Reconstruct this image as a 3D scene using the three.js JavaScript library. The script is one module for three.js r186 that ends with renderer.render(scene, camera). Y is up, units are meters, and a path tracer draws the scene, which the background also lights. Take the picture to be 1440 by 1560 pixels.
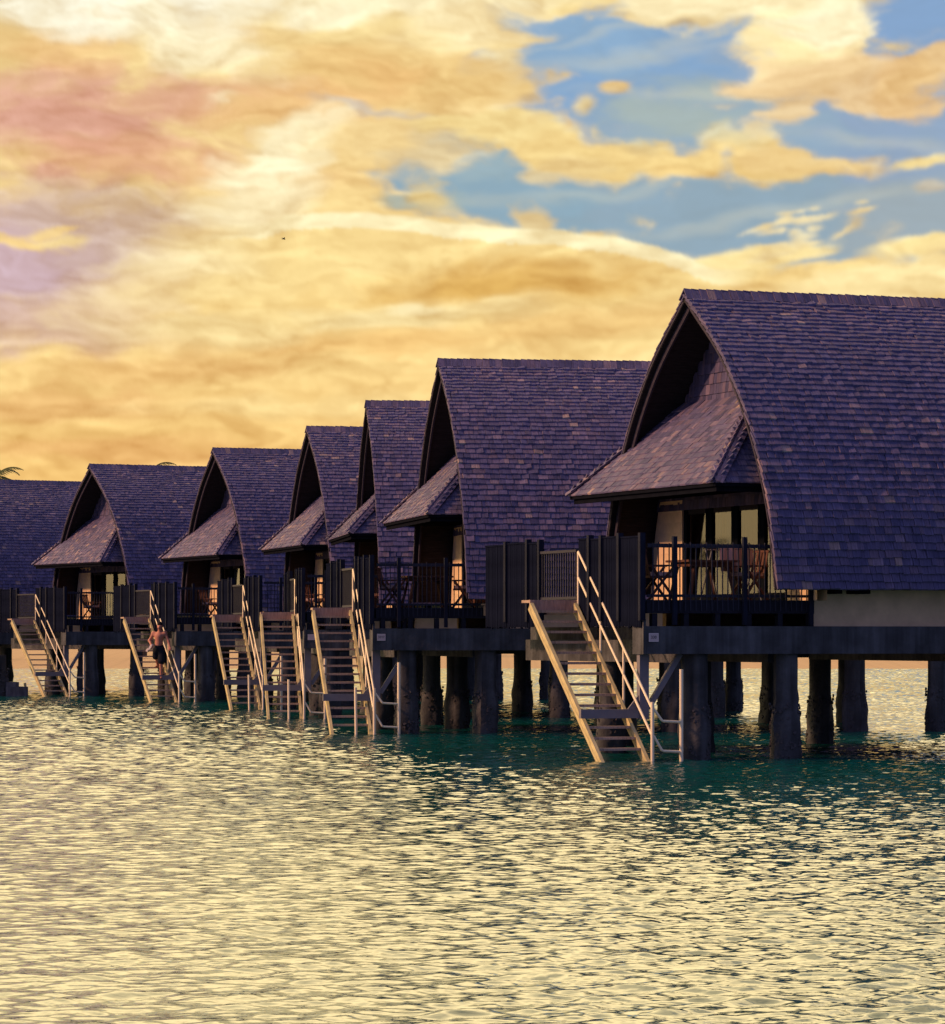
import * as THREE from 'three';
import { MarchingCubes } from 'three/addons/objects/MarchingCubes.js';

// ---------- camera, exposure ----------
const scene = new THREE.Scene();
const EYE = 2.2;
const camera = new THREE.PerspectiveCamera(20.0, 1440 / 1940, 0.5, 4000);
camera.position.set(0, EYE, 0);
camera.lookAt(0, EYE, -100);
camera.setViewOffset(1440, 1940, 0, 0, 1440, 1560);      // lens shifted up: uprights stay upright
const renderer = new THREE.WebGLRenderer({ antialias: true });
renderer.toneMapping = THREE.LinearToneMapping;
renderer.toneMappingExposure = 1;
renderer.shadowMap.enabled = true;

// ---------- sun: low, to the left of the frame, softened by cloud ----------
const SUN_AZ = -101, SUN_EL = 26, RAD = Math.PI / 180;
const sunDir = new THREE.Vector3(Math.sin(SUN_AZ * RAD) * Math.cos(SUN_EL * RAD), Math.sin(SUN_EL * RAD), -Math.cos(SUN_AZ * RAD) * Math.cos(SUN_EL * RAD));
const sun = new THREE.DirectionalLight(new THREE.Color(1, 0.53, 0.31), 3.7);
sun.position.copy(sunDir).multiplyScalar(200);
sun.target.position.set(0, 0, -90);
sun.position.add(sun.target.position);
sun.castShadow = true;
sun.shadow.radius = 6;
sun.shadow.mapSize.set(4096, 4096);
Object.assign(sun.shadow.camera, { left: -90, right: 90, top: 90, bottom: -90, near: 1, far: 500 });
scene.add(sun, sun.target);

// ---------- seeded random and noise ----------
function rng(seed) { let a = seed >>> 0; return () => { a = (a + 0x6D2B79F5) | 0; let t = Math.imul(a ^ (a >>> 15), 1 | a); t = (t + Math.imul(t ^ (t >>> 7), 61 | t)) ^ t; return ((t ^ (t >>> 14)) >>> 0) / 4294967296; }; }
function h3(x, y, z) { let h = Math.imul(x, 374761393) ^ Math.imul(y, 668265263) ^ Math.imul(z, 2147483647 - 1274126177); h = Math.imul(h ^ (h >>> 13), 1274126177); h ^= h >>> 16; return (h >>> 0) / 4294967296; }
function vnoise(x, y, z = 0) {
  const xi = Math.floor(x), yi = Math.floor(y), zi = Math.floor(z);
  let fx = x - xi, fy = y - yi, fz = z - zi;
  fx = fx * fx * (3 - 2 * fx); fy = fy * fy * (3 - 2 * fy); fz = fz * fz * (3 - 2 * fz);
  const l = (a, b, t) => a + (b - a) * t;
  return l(l(l(h3(xi, yi, zi), h3(xi + 1, yi, zi), fx), l(h3(xi, yi + 1, zi), h3(xi + 1, yi + 1, zi), fx), fy),
    l(l(h3(xi, yi, zi + 1), h3(xi + 1, yi, zi + 1), fx), l(h3(xi, yi + 1, zi + 1), h3(xi + 1, yi + 1, zi + 1), fx), fy), fz);
}
function fbm(x, y, z = 0, n = 4) { let s = 0, a = 0.5, t = 0; for (let i = 0; i < n; i++) { s += a * vnoise(x, y, z); t += a; a *= 0.5; x = x * 2.03 + 17.1; y = y * 2.03 + 5.7; z = z * 2.03 + 3.3; } return s / t; }
const sstep = (a, b, x) => { const t = Math.min(1, Math.max(0, (x - a) / (b - a))); return t * t * (3 - 2 * t); };
const lerp = (a, b, t) => a + (b - a) * t;
const lin = (hex) => { const c = new THREE.Color('#' + hex); return [c.r, c.g, c.b]; };

const REAR = [0.215, 0.225, 0.50];
const SKY_TURN = new THREE.Quaternion().setFromUnitVectors(new THREE.Vector3(0, 1, 0), new THREE.Vector3(Math.sin(-20 * RAD) * Math.cos(22 * RAD), Math.sin(22 * RAD), -Math.cos(-20 * RAD) * Math.cos(22 * RAD)));
// ---------- sky: sunset cloud, azimuth 0 = away from the viewer, + to the right; degrees ----------
// azimuth, elevation, half width, half height, tilt, colour, density, softness, raggedness
const CLOUDS = [
  [-7.08,5.83,2.19,1.15,0,'c6a7b2',0.9,0.55,1],
  [-5.52,6.46,1.77,0.57,4,'d2b698',0.6,0.6,1],
  [-5.94,4.9,1.77,0.42,0,'dcb588',0.55,0.6,1],
  [-6.46,8.13,1.98,0.67,2,'d4938c',0.75,0.7,1.2],
  [-4.9,8.46,1.77,0.27,-4,'dda28a',0.6,0.6,1.2],
  [-6.88,8.54,1.25,0.38,0,'dba38a',0.6,0.6,1],
  [-5.63,7.5,1.56,0.38,-3,'e0a27f',0.6,0.5,1],
  [-1.67,8.8,1.77,0.54,4,'ebbf7a',0.7,0.5,1],
  [-3.02,8.33,1.46,0.31,-3,'e3ac70',0.55,0.5,1],
  [-1.25,8.85,0.63,0.21,0,'dfaa68',0.5,0.6,1],
  [-6.56,9.22,1.15,0.33,0,'ecba7c',0.6,0.5,1],
  [-3.96,9.48,1.15,0.23,3,'efc98a',0.6,0.6,1],
  [-3.13,7.14,1.25,0.27,0,'e6b878',0.5,0.6,1],
  [-5.42,9.96,2.71,0.54,0,'fff7dc',1,0.5,1],
  [-4.27,9.29,1.35,0.42,15,'fff1c8',0.8,0.5,1],
  [-1.04,9.96,2.71,0.27,-4,'fff2c8',0.8,0.5,1],
  [0.21,9.6,1.25,0.31,-6,'fde8b4',0.8,0.5,1],
  [-2.92,7.66,0.89,0.35,-25,'fff0c4',0.9,0.6,1.4],
  [-3.39,6.82,0.89,0.38,-10,'ffeec0',0.8,0.5,1],
  [-4.06,8.42,0.27,0.06,8,'ffefc4',0.5,0.7,1.6],
  [-4.9,5.52,1.56,0.35,-6,'fbdf9e',0.7,0.6,1],
  [-4.06,6.04,1.15,0.29,-6,'fde6ac',0.7,0.6,1],
  [2.76,8.8,2.24,1.17,0,'86a6c8',1,0.28,1.3],
  [1.67,9.32,1.25,0.52,-8,'8cabc8',1,0.35,1.2],
  [6.46,7.87,2.81,1.72,0,'93a7c0',1,0.3,1.2],
  [3.75,7.87,2.4,0.94,0,'94abbe',1,0.4,1.2],
  [1.25,6.98,2.4,0.65,6,'8ea9b8',1,0.3,1.2],
  [4.27,6.62,2.71,0.75,6,'92a8b6',1,0.3,1.2],
  [0,7.6,0.83,0.44,0,'9ab0b8',1,0.35,1.3],
  [-1.67,8.27,0.83,0.07,6,'b8b0a8',0.6,0.7,1.4],
  [7.29,9.79,1.25,0.65,0,'86a4c8',1,0.35,1.2],
  [7.5,6.51,1.77,0.83,0,'9eabb2',1,0.4,1],
  [-0.83,6.82,0.63,0.15,0,'9fb0aa',0.7,0.5,1.2],
  [0.42,8.96,0.31,0.63,0,'f7dc9e',0.7,0.5,1.4],
  [-1.15,7.73,1.15,0.31,2,'efcf90',0.8,0.5,1.5],
  [-0.05,8.7,0.89,0.31,4,'efca86',0.9,0.4,1.4],
  [0.68,8.04,1.25,0.27,5,'f7dc98',1,0.35,1.5],
  [2.14,7.65,1.56,0.35,9,'f2d28c',1,0.35,1.6],
  [3.7,7.48,1.35,0.33,3,'f0ce88',1,0.35,1.6],
  [3.44,7.21,0.73,0.16,2,'efcb84',0.9,0.4,1.4],
  [5.42,7.38,1.3,0.15,5,'efcd8c',0.95,0.4,1.4],
  [3.96,7.87,0.42,0.17,0,'efd08e',0.8,0.5,1.5],
  [1.46,7.38,0.48,0.23,-20,'ecce90',0.75,0.5,1.5],
  [3.54,8.23,1.04,0.44,0,'b4bca8',0.55,0.7,1.6],
  [2.24,8.67,0.28,0.11,0,'ecc98a',1,0.4,1],
  [1.82,8.38,0.26,0.17,0,'e4c98e',0.9,0.5,1.2],
  [-0.63,6.88,0.35,0.17,20,'eccb80',0.8,0.5,1.5],
  [0.78,6.58,0.25,0.27,0,'ecc880',0.8,0.5,1.5],
  [3.02,9.81,0.78,0.16,-6,'fbdfa0',0.95,0.45,1.4],
  [4.27,10.02,1.98,0.38,0,'fdeab8',1,0.3,1.4],
  [5.36,9.35,0.85,0.65,0,'fae0a4',1,0.35,1.6],
  [5.63,9.69,0.63,0.42,0,'fff0c4',0.9,0.5,1.4],
  [5.83,8.65,1.2,0.38,4,'efcc96',0.95,0.45,1.7],
  [5.16,8.31,0.48,0.21,-38,'ebc890',0.9,0.45,1.6],
  [6.82,8.52,0.42,0.31,30,'eec78e',0.95,0.45,1.6],
  [7.29,8.88,0.63,0.25,-28,'eec88c',0.95,0.4,1.5],
  [7.14,7.42,0.5,0.08,-12,'fbe3a0',1,0.4,0.8],
  [7.08,6.1,0.83,0.13,-7,'fadf9a',1,0.35,0.8],
  [7.34,7.06,0.23,0.1,0,'dcc6a0',0.6,0.5,1],
  [4.48,6.02,1.3,0.18,-13,'fbe2a0',1,0.35,1.1],
  [3.75,5.73,1.35,0.27,-14,'f8dc98',1,0.4,1.1],
  [6.46,5.52,2.19,0.38,-6,'fbe0a0',1,0.25,1],
  [2.5,6.04,1.15,0.19,8,'fae0a0',0.8,0.4,1],
  [2.5,9.12,1.56,0.09,-6,'d2cfb8',0.32,0.9,0.9],
  [3.33,8.54,1.35,0.08,3,'d2cfb8',0.32,0.9,0.9],
  [1.67,6.98,1.77,0.08,-4,'d2cfb8',0.32,0.9,0.9],
  [4.79,6.67,1.98,0.09,-8,'d2cfb8',0.32,0.9,0.9],
  [6.35,7.71,1.25,0.09,6,'d2cfb8',0.32,0.9,0.9],
  [3.96,9.48,1.25,0.07,-10,'d2cfb8',0.32,0.9,0.9],
  [2.19,9.48,1.15,0.06,-12,'d2cfb8',0.32,0.9,0.9],
  [4.87,6.43,0.13,0.03,-10,'f4dda6',0.8,0.6,0.9],
  [5.4,6.31,0.22,0.03,-10,'f4dda6',0.8,0.6,0.9],
  [5.44,6.73,0.12,0.03,-10,'f4dda6',0.8,0.6,0.9],
  [6.28,6.62,0.22,0.03,-10,'f4dda6',0.8,0.6,0.9],
  [5.16,6.29,0.23,0.05,-10,'f4dda6',0.8,0.6,0.9],
  [4.77,6.19,0.18,0.03,-10,'f4dda6',0.8,0.6,0.9],
  [5.27,6.28,0.23,0.04,-10,'f4dda6',0.8,0.6,0.9],
  [5.23,6.37,0.23,0.05,-10,'f4dda6',0.8,0.6,0.9],
  [5.43,6.48,0.17,0.03,-10,'f4dda6',0.8,0.6,0.9],
  [5.21,6.66,0.11,0.04,-10,'f4dda6',0.8,0.6,0.9],
  [5.08,6.41,0.15,0.05,-10,'f4dda6',0.8,0.6,0.9],
  [4.89,6.51,0.2,0.03,-10,'f4dda6',0.8,0.6,0.9],
  [5.27,6.54,0.19,0.05,-10,'f4dda6',0.8,0.6,0.9],
  [4.62,6.44,0.22,0.04,-10,'f4dda6',0.8,0.6,0.9],
  [4.94,6.55,0.17,0.03,-10,'f4dda6',0.8,0.6,0.9],
  [5.91,6.4,0.21,0.05,-10,'f4dda6',0.8,0.6,0.9],
  [4.55,5.99,0.22,0.04,-10,'f4dda6',0.8,0.6,0.9],
  [6.24,6.63,0.15,0.03,-10,'f4dda6',0.8,0.6,0.9],
  [5.23,6.56,0.24,0.03,-10,'f4dda6',0.8,0.6,0.9],
  [4.46,6.41,0.22,0.04,-10,'f4dda6',0.8,0.6,0.9],
  [4.96,6.14,0.17,0.03,-10,'f4dda6',0.8,0.6,0.9],
  [4.55,6.44,0.2,0.03,-10,'f4dda6',0.8,0.6,0.9],
  [4.65,6.39,0.25,0.03,-10,'f4dda6',0.8,0.6,0.9],
  [5.58,6.6,0.25,0.04,-10,'f4dda6',0.8,0.6,0.9],
  [4.97,6.63,0.17,0.03,-10,'f4dda6',0.8,0.6,0.9],
  [6.22,6.77,0.11,0.03,-10,'f4dda6',0.8,0.6,0.9],
  [4.91,6.52,0.23,0.03,-10,'f4dda6',0.8,0.6,0.9],
  [4.81,6.23,0.25,0.04,-10,'f4dda6',0.8,0.6,0.9],
  [6.18,6.62,0.21,0.04,-10,'f4dda6',0.8,0.6,0.9],
  [4.65,6.08,0.24,0.05,-10,'f4dda6',0.8,0.6,0.9]
];
const VEILS = [
  [0.42,5.52,2.08,0.38,-2,'e3b362',0.9,0.6,1],
  [0.21,5.52,0.94,0.17,0,'d9a856',0.6,0.7,1],
  [2.29,5,2.08,0.21,-12,'ebc27c',0.7,0.6,1],
  [0.42,4.77,2.5,0.19,-6,'ecc078',0.7,0.6,1],
  [-2.08,4.64,2.08,0.23,2,'eab970',0.7,0.6,1],
  [-4.79,4.27,2.29,0.25,-3,'f0c07a',0.7,0.6,1],
  [-4.06,4.9,1.77,0.27,0,'fae0a0',0.7,0.6,1],
  [-0.83,5.1,1.67,0.21,-4,'fce6aa',0.7,0.6,1],
  [-6.56,3.65,2.08,0.27,-2,'eab673',0.7,0.6,1],
  [-2.5,3.65,2.5,0.17,0,'f8d690',0.7,0.6,1],
  [-5.73,2.92,2.71,0.19,0,'ecb470',0.7,0.6,1],
  [1.88,4.06,2.08,0.21,-4,'f4cc88',0.6,0.6,1],
  [-6.88,6.1,0.57,0.11,2,'f2cc84',0.95,0.4,1.4],
  [-6.58,6.27,0.35,0.09,-12,'f4d08a',0.9,0.4,1.4],
  [-6.46,6.13,0.42,0.1,-4,'f6d892',0.8,0.4,1],
  [-0.83,5.21,0.42,0.08,0,'ffeebc',0.5,0.6,1],
  [3.02,4.43,1.67,0.17,-8,'f6d08c',0.6,0.6,1]
];
const LENS_EDGE = [[-3.33, 6.51], [-2.92, 6.67], [-2.29, 6.7], [-1.67, 6.71], [-1.04, 6.65], [-0.21, 6.51], [0.63, 6.46], [1.35, 6.41], [1.98, 6.34], [2.5, 6.27], [3.02, 6.15], [3.54, 5.97], [3.96, 5.78]];
function skyTexture() {
  const W = 4096, H = 4096, data = new Float32Array(W * H * 4);
  const prep = (T) => T.map((r) => ({ x: r[0], y: r[1], rx: r[2], ry: r[3], c: Math.cos(r[4] * RAD), s: Math.sin(r[4] * RAD), col: lin(r[5]), a: r[6], soft: r[7], warp: r[8] }));
  const A = prep(CLOUDS), B = prep(VEILS);
  const grad = [[0, 'efb768'], [2.2, 'f3c173'], [3, 'f6c97c'], [4.2, 'f7d188'], [6, 'f3d18a'], [8, 'eecb8a'], [10.5, 'f3d896'], [14, 'f6dea4']].map(([e, c]) => [e, lin(c)]);
  const edge = (x) => { const T = LENS_EDGE; if (x <= T[0][0]) return T[0][1]; for (let i = 1; i < T.length; i++) if (x < T[i][0]) return lerp(T[i - 1][1], T[i][1], (x - T[i - 1][0]) / (T[i][0] - T[i - 1][0])); return T[T.length - 1][1]; };
  const over = (o, col, a) => { o[0] += (col[0] - o[0]) * a; o[1] += (col[1] - o[1]) * a; o[2] += (col[2] - o[2]) * a; };
  const paint = (o, T, x, y, wx, wy, n1) => {
    for (const s of T) {
      const dx = x + wx * 0.20 * s.warp - s.x, dy = y + wy * 0.13 * s.warp - s.y;
      if (Math.abs(dx) > (s.rx + s.ry) * 1.9 || Math.abs(dy) > (s.rx + s.ry) * 1.9) continue;
      const px = (dx * s.c - dy * s.s) / s.rx, py = (dx * s.s + dy * s.c) / s.ry, d = Math.sqrt(px * px + py * py) + (n1 - 0.5) * 1.25 * s.warp;
      const a = s.a * (1 - sstep(1 - s.soft, 1 + s.soft, d));
      if (a > 0.002) over(o, s.col, a);
    }
  };
  const near = (az, el) => {                                            // the part of the sky behind the villas
    let i = 0; while (i < grad.length - 2 && el > grad[i + 1][0]) i++;
    const t = Math.min(1, Math.max(0, (el - grad[i][0]) / (grad[i + 1][0] - grad[i][0])));
    const o = [0, 1, 2].map((k) => lerp(grad[i][1][k], grad[i + 1][1][k], t));
    const wx = (fbm(az * 0.9 + 40, el * 1.9 + 7, 1, 6) - 0.5) * 3.6, wy = (fbm(az * 0.9 + 90, el * 2.1 + 31, 2, 6) - 0.5) * 3.6;
    const n1 = fbm(az * 1.5 + 11 + wx * 0.3, el * 3.6 + 3 + wy * 0.5, 3, 6);
    paint(o, A, az, el, wx, wy, n1);
    // the long lens-shaped cloud with its crisp upper edge
    const below = edge(az + wx * 0.06) + (fbm(az * 2.2, 5.1, 2, 3) - 0.5) * 0.10 - el;
    const ends = sstep(-4.6, -2.6, az) * (1 - sstep(3.4, 4.6, az));
    const la = sstep(-0.015, 0.035, below) * (1 - sstep(0.5, 2.6, below)) * ends;
    over(o, lerp(0, 1, sstep(0, 0.5, below)) > 0.5 ? [0.95, 0.70, 0.29] : [1.0, 0.86, 0.50], la * 0.95);
    paint(o, B, az, el, wx, wy, n1);
    // fine level streaks and mottling, bright and dull
    const st = fbm(az * 0.7 + 3 + wx * 0.2, el * 8 + 5 + wy * 0.6, 4, 5) - 0.5, mo = fbm(az * 1.3 + 60 + wx * 0.6, el * 2.4 + 9 + wy * 0.8, 5, 6) - 0.5, fine = fbm(az * 2.6 + 6 + wx, el * 9 + wy * 1.6, 8, 5) - 0.5;
    const warm = sstep(0.0, 0.25, o[0] - o[2]);
    const f = 1.03 + st * lerp(0.06, 0.44, warm) * (0.55 + 0.45 * sstep(7, 4, el)) + mo * lerp(0.10, 0.50, warm) + fine * lerp(0.06, 0.42, warm) + (fbm(az * 5 + 31 + wx * 2, el * 17 + 2 + wy * 3, 6, 3) - 0.5) * lerp(0.05, 0.26, warm);
    o[0] *= lerp(1, f, 0.7); o[1] *= f; o[2] *= lerp(1, f, 1.35);
    return o;
  };
  const far = (az, el, d) => {                                          // everything round it
    const ang = Math.acos(Math.min(1, Math.max(-1, d.dot(sunDir)))) / RAD;
    let q = az + 40; while (q > 180) q -= 360; while (q < -180) q += 360;
    const back = Math.max(sstep(50, 115, Math.abs(q)), sstep(45, 88, el) * 0.8);
    const high = sstep(8, 60, el), k = 3.2 / (Math.max(0, d.y) + 0.22);
    const cl = sstep(0.34, 0.66, fbm(d.x * k + 9, d.z * k + 4, d.y * 3, 5) + (0.26 - 0.08 * sstep(2, 16, az)) * (1 - back));
    const veil = sstep(9, 22, el), front = [0, 1, 2].map((i) => lerp([0.24, 0.33, 0.48][i], lerp([1.3, 0.92, 0.42][i], [3.8, 2.9, 1.42][i], veil), cl * (1 - 0.35 * high)));
    const rear = REAR;
    const glow = Math.exp(-Math.pow(ang / 34, 2));
    return [0, 1, 2].map((i) => lerp(front[i], rear[i], back) + glow * [1.5, 1.02, 0.42][i]);
  };
  // the map's pole is turned towards the sunset, where its texels are smallest; away from it the dusk is even
  const d = new THREE.Vector3();
  const texel = (i, j, out) => {
    const lat = ((j + 0.5) / H - 0.5) * Math.PI, lon = ((i + 0.5) / W - 0.5) * 2 * Math.PI;
    d.set(Math.cos(lat) * Math.cos(lon), Math.sin(lat), Math.cos(lat) * Math.sin(lon)).applyQuaternion(SKY_TURN);
    const el = Math.asin(d.y) / RAD, az = Math.atan2(d.x, -d.z) / RAD, e = Math.max(el, 0);
    const w = (1 - sstep(8.5, 22, Math.abs(az))) * (1 - sstep(10.6, 17, e));
    let c;
    if (el < -0.6) c = [0.30, 0.22, 0.16]; else { const a = w > 0 ? near(az, e) : null, b = w < 1 ? far(az, e, d) : null; c = a && b ? [0, 1, 2].map((k) => lerp(b[k], a[k], w)) : a || b; }
    const even = 1 - sstep(20, 34, lat / RAD);
    for (let k = 0; k < 3; k++) out[k] = lerp(c[k], REAR[k], even);
    return w > 0;
  };
  const c = [0, 0, 0], half = H / 2;
  for (let p = 0; p < half * W * 4; p += 4) { data[p] = REAR[0]; data[p + 1] = REAR[1]; data[p + 2] = REAR[2]; data[p + 3] = 1; }
  for (let j = half; j < H; j += 4) for (let i = 0; i < W; i += 4) {
    const fineHere = texel(i, j, c) || texel(i + 3, j + 3, c);
    if (!fineHere) texel(i + 2, j + 2, c);
    for (let jj = j; jj < j + 4; jj++) for (let ii = i; ii < i + 4; ii++) { if (fineHere) texel(ii, jj, c); const p = (jj * W + ii) * 4; data[p] = c[0]; data[p + 1] = c[1]; data[p + 2] = c[2]; data[p + 3] = 1; }
  }
  const t = new THREE.DataTexture(data, W, H, THREE.RGBAFormat, THREE.FloatType);
  t.mapping = THREE.EquirectangularReflectionMapping; t.colorSpace = THREE.LinearSRGBColorSpace;
  t.magFilter = t.minFilter = THREE.LinearFilter; t.needsUpdate = true;
  return t;
}
const sky = skyTexture();
scene.background = sky; scene.environment = sky;
scene.backgroundRotation.setFromQuaternion(SKY_TURN); scene.environmentRotation.setFromQuaternion(SKY_TURN);

// ---------- mesh builder ----------
class MB {
  constructor() { this.p = []; this.n = []; this.u = []; this.c = []; this.i = []; }
  quad(a, b, c, d, col, uv) {
    const e1 = [b[0] - a[0], b[1] - a[1], b[2] - a[2]], e2 = [d[0] - a[0], d[1] - a[1], d[2] - a[2]];
    let n = [e1[1] * e2[2] - e1[2] * e2[1], e1[2] * e2[0] - e1[0] * e2[2], e1[0] * e2[1] - e1[1] * e2[0]]; const L = Math.hypot(...n) || 1; n = n.map((v) => v / L);
    const k = this.p.length / 3, w = Math.hypot(...e1), h = Math.hypot(...e2), o = uv || [0, 0];
    for (const v of [a, b, c, d]) { this.p.push(...v); this.n.push(...n); if (col) this.c.push(...col); }
    this.u.push(o[0], o[1], o[0] + w, o[1], o[0] + w, o[1] + h, o[0], o[1] + h);
    this.i.push(k, k + 1, k + 2, k, k + 2, k + 3); return this;
  }
  tri(a, b, c, col) { const e1 = b.map((v, i) => v - a[i]), e2 = c.map((v, i) => v - a[i]); let n = [e1[1] * e2[2] - e1[2] * e2[1], e1[2] * e2[0] - e1[0] * e2[2], e1[0] * e2[1] - e1[1] * e2[0]]; const L = Math.hypot(...n) || 1; n = n.map((v) => v / L); const k = this.p.length / 3; for (const v of [a, b, c]) { this.p.push(...v); this.n.push(...n); if (col) this.c.push(...col); } const w = Math.hypot(...e1), h = Math.hypot(...e2); this.u.push(0, 0, w, 0, 0, h); this.i.push(k, k + 1, k + 2); return this; }
  // centre, unit axes, half sizes; uv runs v along the axis Y
  obox(c, X, Y, Z, hx, hy, hz, col, uv, butt) {
    const P = (a, b, d) => [c[0] + X[0] * a * hx + Y[0] * b * hy + Z[0] * d * hz, c[1] + X[1] * a * hx + Y[1] * b * hy + Z[1] * d * hz, c[2] + X[2] * a * hx + Y[2] * b * hy + Z[2] * d * hz];
    this.quad(P(-1, -1, 1), P(1, -1, 1), P(1, 1, 1), P(-1, 1, 1), col, uv); this.quad(P(1, -1, -1), P(-1, -1, -1), P(-1, 1, -1), P(1, 1, -1), col, uv);
    this.quad(P(1, -1, 1), P(1, -1, -1), P(1, 1, -1), P(1, 1, 1), col, uv); this.quad(P(-1, -1, -1), P(-1, -1, 1), P(-1, 1, 1), P(-1, 1, -1), col, uv);
    this.quad(P(-1, 1, 1), P(1, 1, 1), P(1, 1, -1), P(-1, 1, -1), col, uv); this.quad(P(-1, -1, -1), P(1, -1, -1), P(1, -1, 1), P(-1, -1, 1), butt || col, uv);
    return this;
  }
  box(x0, x1, y0, y1, z0, z1, col, uv) { return this.obox([(x0 + x1) / 2, (y0 + y1) / 2, (z0 + z1) / 2], [1, 0, 0], [0, 1, 0], [0, 0, 1], (x1 - x0) / 2, (y1 - y0) / 2, (z1 - z0) / 2, col, uv); }
  // beam of section w (level) by h from a to b
  bar(a, b, w, h, col) {
    const A = new THREE.Vector3(...a), B = new THREE.Vector3(...b), Y = B.clone().sub(A), L = Y.length(); Y.normalize();
    let X = new THREE.Vector3(0, 1, 0).cross(Y); if (X.length() < 1e-3) X.set(1, 0, 0); X.normalize(); const Z = X.clone().cross(Y);
    return this.obox(A.add(B).multiplyScalar(0.5).toArray(), X.toArray(), Y.toArray(), Z.toArray(), w / 2, L / 2, h / 2, col);
  }
  tube(pts, r, seg = 8, col, r2 = r) {
    const k0 = this.p.length / 3, N = pts.length; let v = 0;
    const V = pts.map((q) => new THREE.Vector3(...q)); let ref = new THREE.Vector3(0, 0, 1);
    for (let i = 0; i < N; i++) {
      const T = V[Math.min(i + 1, N - 1)].clone().sub(V[Math.max(i - 1, 0)]).normalize(); if (Math.abs(T.dot(ref)) > 0.95) ref = new THREE.Vector3(1, 0, 0);
      const X = ref.clone().cross(T).normalize(), Y = T.clone().cross(X), rr = lerp(r, r2, i / (N - 1)); if (i) v += V[i].distanceTo(V[i - 1]);
      for (let j = 0; j <= seg; j++) { const a = j / seg * Math.PI * 2, n = X.clone().multiplyScalar(Math.cos(a)).addScaledVector(Y, Math.sin(a)); this.p.push(V[i].x + n.x * rr, V[i].y + n.y * rr, V[i].z + n.z * rr); this.n.push(n.x, n.y, n.z); this.u.push(j / seg * rr * 6.28, v); if (col) this.c.push(...col); }
    }
    for (let i = 0; i < N - 1; i++) for (let j = 0; j < seg; j++) { const a = k0 + i * (seg + 1) + j, b = a + seg + 1; this.i.push(a, a + 1, b + 1, a, b + 1, b); }
    for (const [e, s] of [[0, -1], [N - 1, 1]]) { const c = this.p.length / 3, T = V[Math.min(e + 1, N - 1)].clone().sub(V[Math.max(e - 1, 0)]).normalize().multiplyScalar(s); this.p.push(...pts[e]); this.n.push(T.x, T.y, T.z); this.u.push(0, 0); if (col) this.c.push(...col); for (let j = 0; j <= seg; j++) { const q = (k0 + e * (seg + 1) + j) * 3; this.p.push(this.p[q], this.p[q + 1], this.p[q + 2]); this.n.push(T.x, T.y, T.z); this.u.push(0, 0); if (col) this.c.push(...col); } for (let j = 0; j < seg; j++) s > 0 ? this.i.push(c, c + 1 + j, c + 2 + j) : this.i.push(c, c + 2 + j, c + 1 + j); }
    return this;
  }
  geo() {
    const g = new THREE.BufferGeometry();
    g.setAttribute('position', new THREE.Float32BufferAttribute(this.p, 3)); g.setAttribute('normal', new THREE.Float32BufferAttribute(this.n, 3)); g.setAttribute('uv', new THREE.Float32BufferAttribute(this.u, 2));
    if (this.c.length === this.p.length) g.setAttribute('color', new THREE.Float32BufferAttribute(this.c, 3));
    g.setIndex(this.i); return g;
  }
}
const taken = {};
function numbered(name) { const n = taken[name] = (taken[name] ?? -1) + 1; return n ? name + '_' + String(n).padStart(3, '0') : name; }
function mesh(name, geo, mat, parent) {
  const m = new THREE.Mesh(geo instanceof MB ? geo.geo() : geo, mat);
  m.name = parent === scene ? numbered(name) : name; m.castShadow = m.receiveShadow = true; parent.add(m); return m;
}
function thing(name, label, category, frame, group) {
  const g = new THREE.Group(); g.name = numbered(name); g.userData = { label, category }; if (group) g.userData.group = group;
  if (frame) { g.position.set(frame.x, frame.y ?? 0, frame.z); g.rotation.y = frame.turn; }
  scene.add(g); return g;
}
const stuff = (m) => { m.userData.kind = 'stuff'; return m; };

// ---------- materials ----------
function tex(W, H, f, srgb = false) {
  const d = new Uint8Array(W * H * 4);
  for (let j = 0; j < H; j++) for (let i = 0; i < W; i++) { const v = f(i / W, j / H, i, j), p = (j * W + i) * 4; if (Array.isArray(v)) { d[p] = v[0] * 255; d[p + 1] = v[1] * 255; d[p + 2] = v[2] * 255; } else d[p] = d[p + 1] = d[p + 2] = Math.max(0, Math.min(255, v * 255)); d[p + 3] = 255; }
  const t = new THREE.DataTexture(d, W, H); t.wrapS = t.wrapT = THREE.RepeatWrapping; t.magFilter = THREE.LinearFilter; t.minFilter = THREE.LinearMipmapLinearFilter; t.generateMipmaps = true; if (srgb) t.colorSpace = THREE.SRGBColorSpace; t.needsUpdate = true; return t;
}
// noise that repeats over the unit square
function tnoise(u, v, f, z, n = 4) { let s = 0, a = 0.5, t = 0; for (let o = 0; o < n; o++) { const F = f[0] * 2 ** o, G = f[1] * 2 ** o, x = u * F, y = v * G, xi = Math.floor(x), yi = Math.floor(y); let fx = x - xi, fy = y - yi; fx = fx * fx * (3 - 2 * fx); fy = fy * fy * (3 - 2 * fy); const q = (i, j) => h3(((xi + i) % F + F) % F, ((yi + j) % G + G) % G, z + o * 13); s += a * lerp(lerp(q(0, 0), q(1, 0), fx), lerp(q(0, 1), q(1, 1), fx), fy); t += a; a *= 0.55; } return s / t; }
const grainT = tex(512, 512, (u, v) => 0.62 + 0.38 * (0.65 * tnoise(u, v, [48, 3], 1, 3) + 0.35 * tnoise(u, v, [6, 5], 7, 4)) - 0.10 * (tnoise(u, v, [90, 2], 21, 2) > 0.66 ? 1 : 0), true);
grainT.repeat.set(1.6, 1.6);
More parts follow.
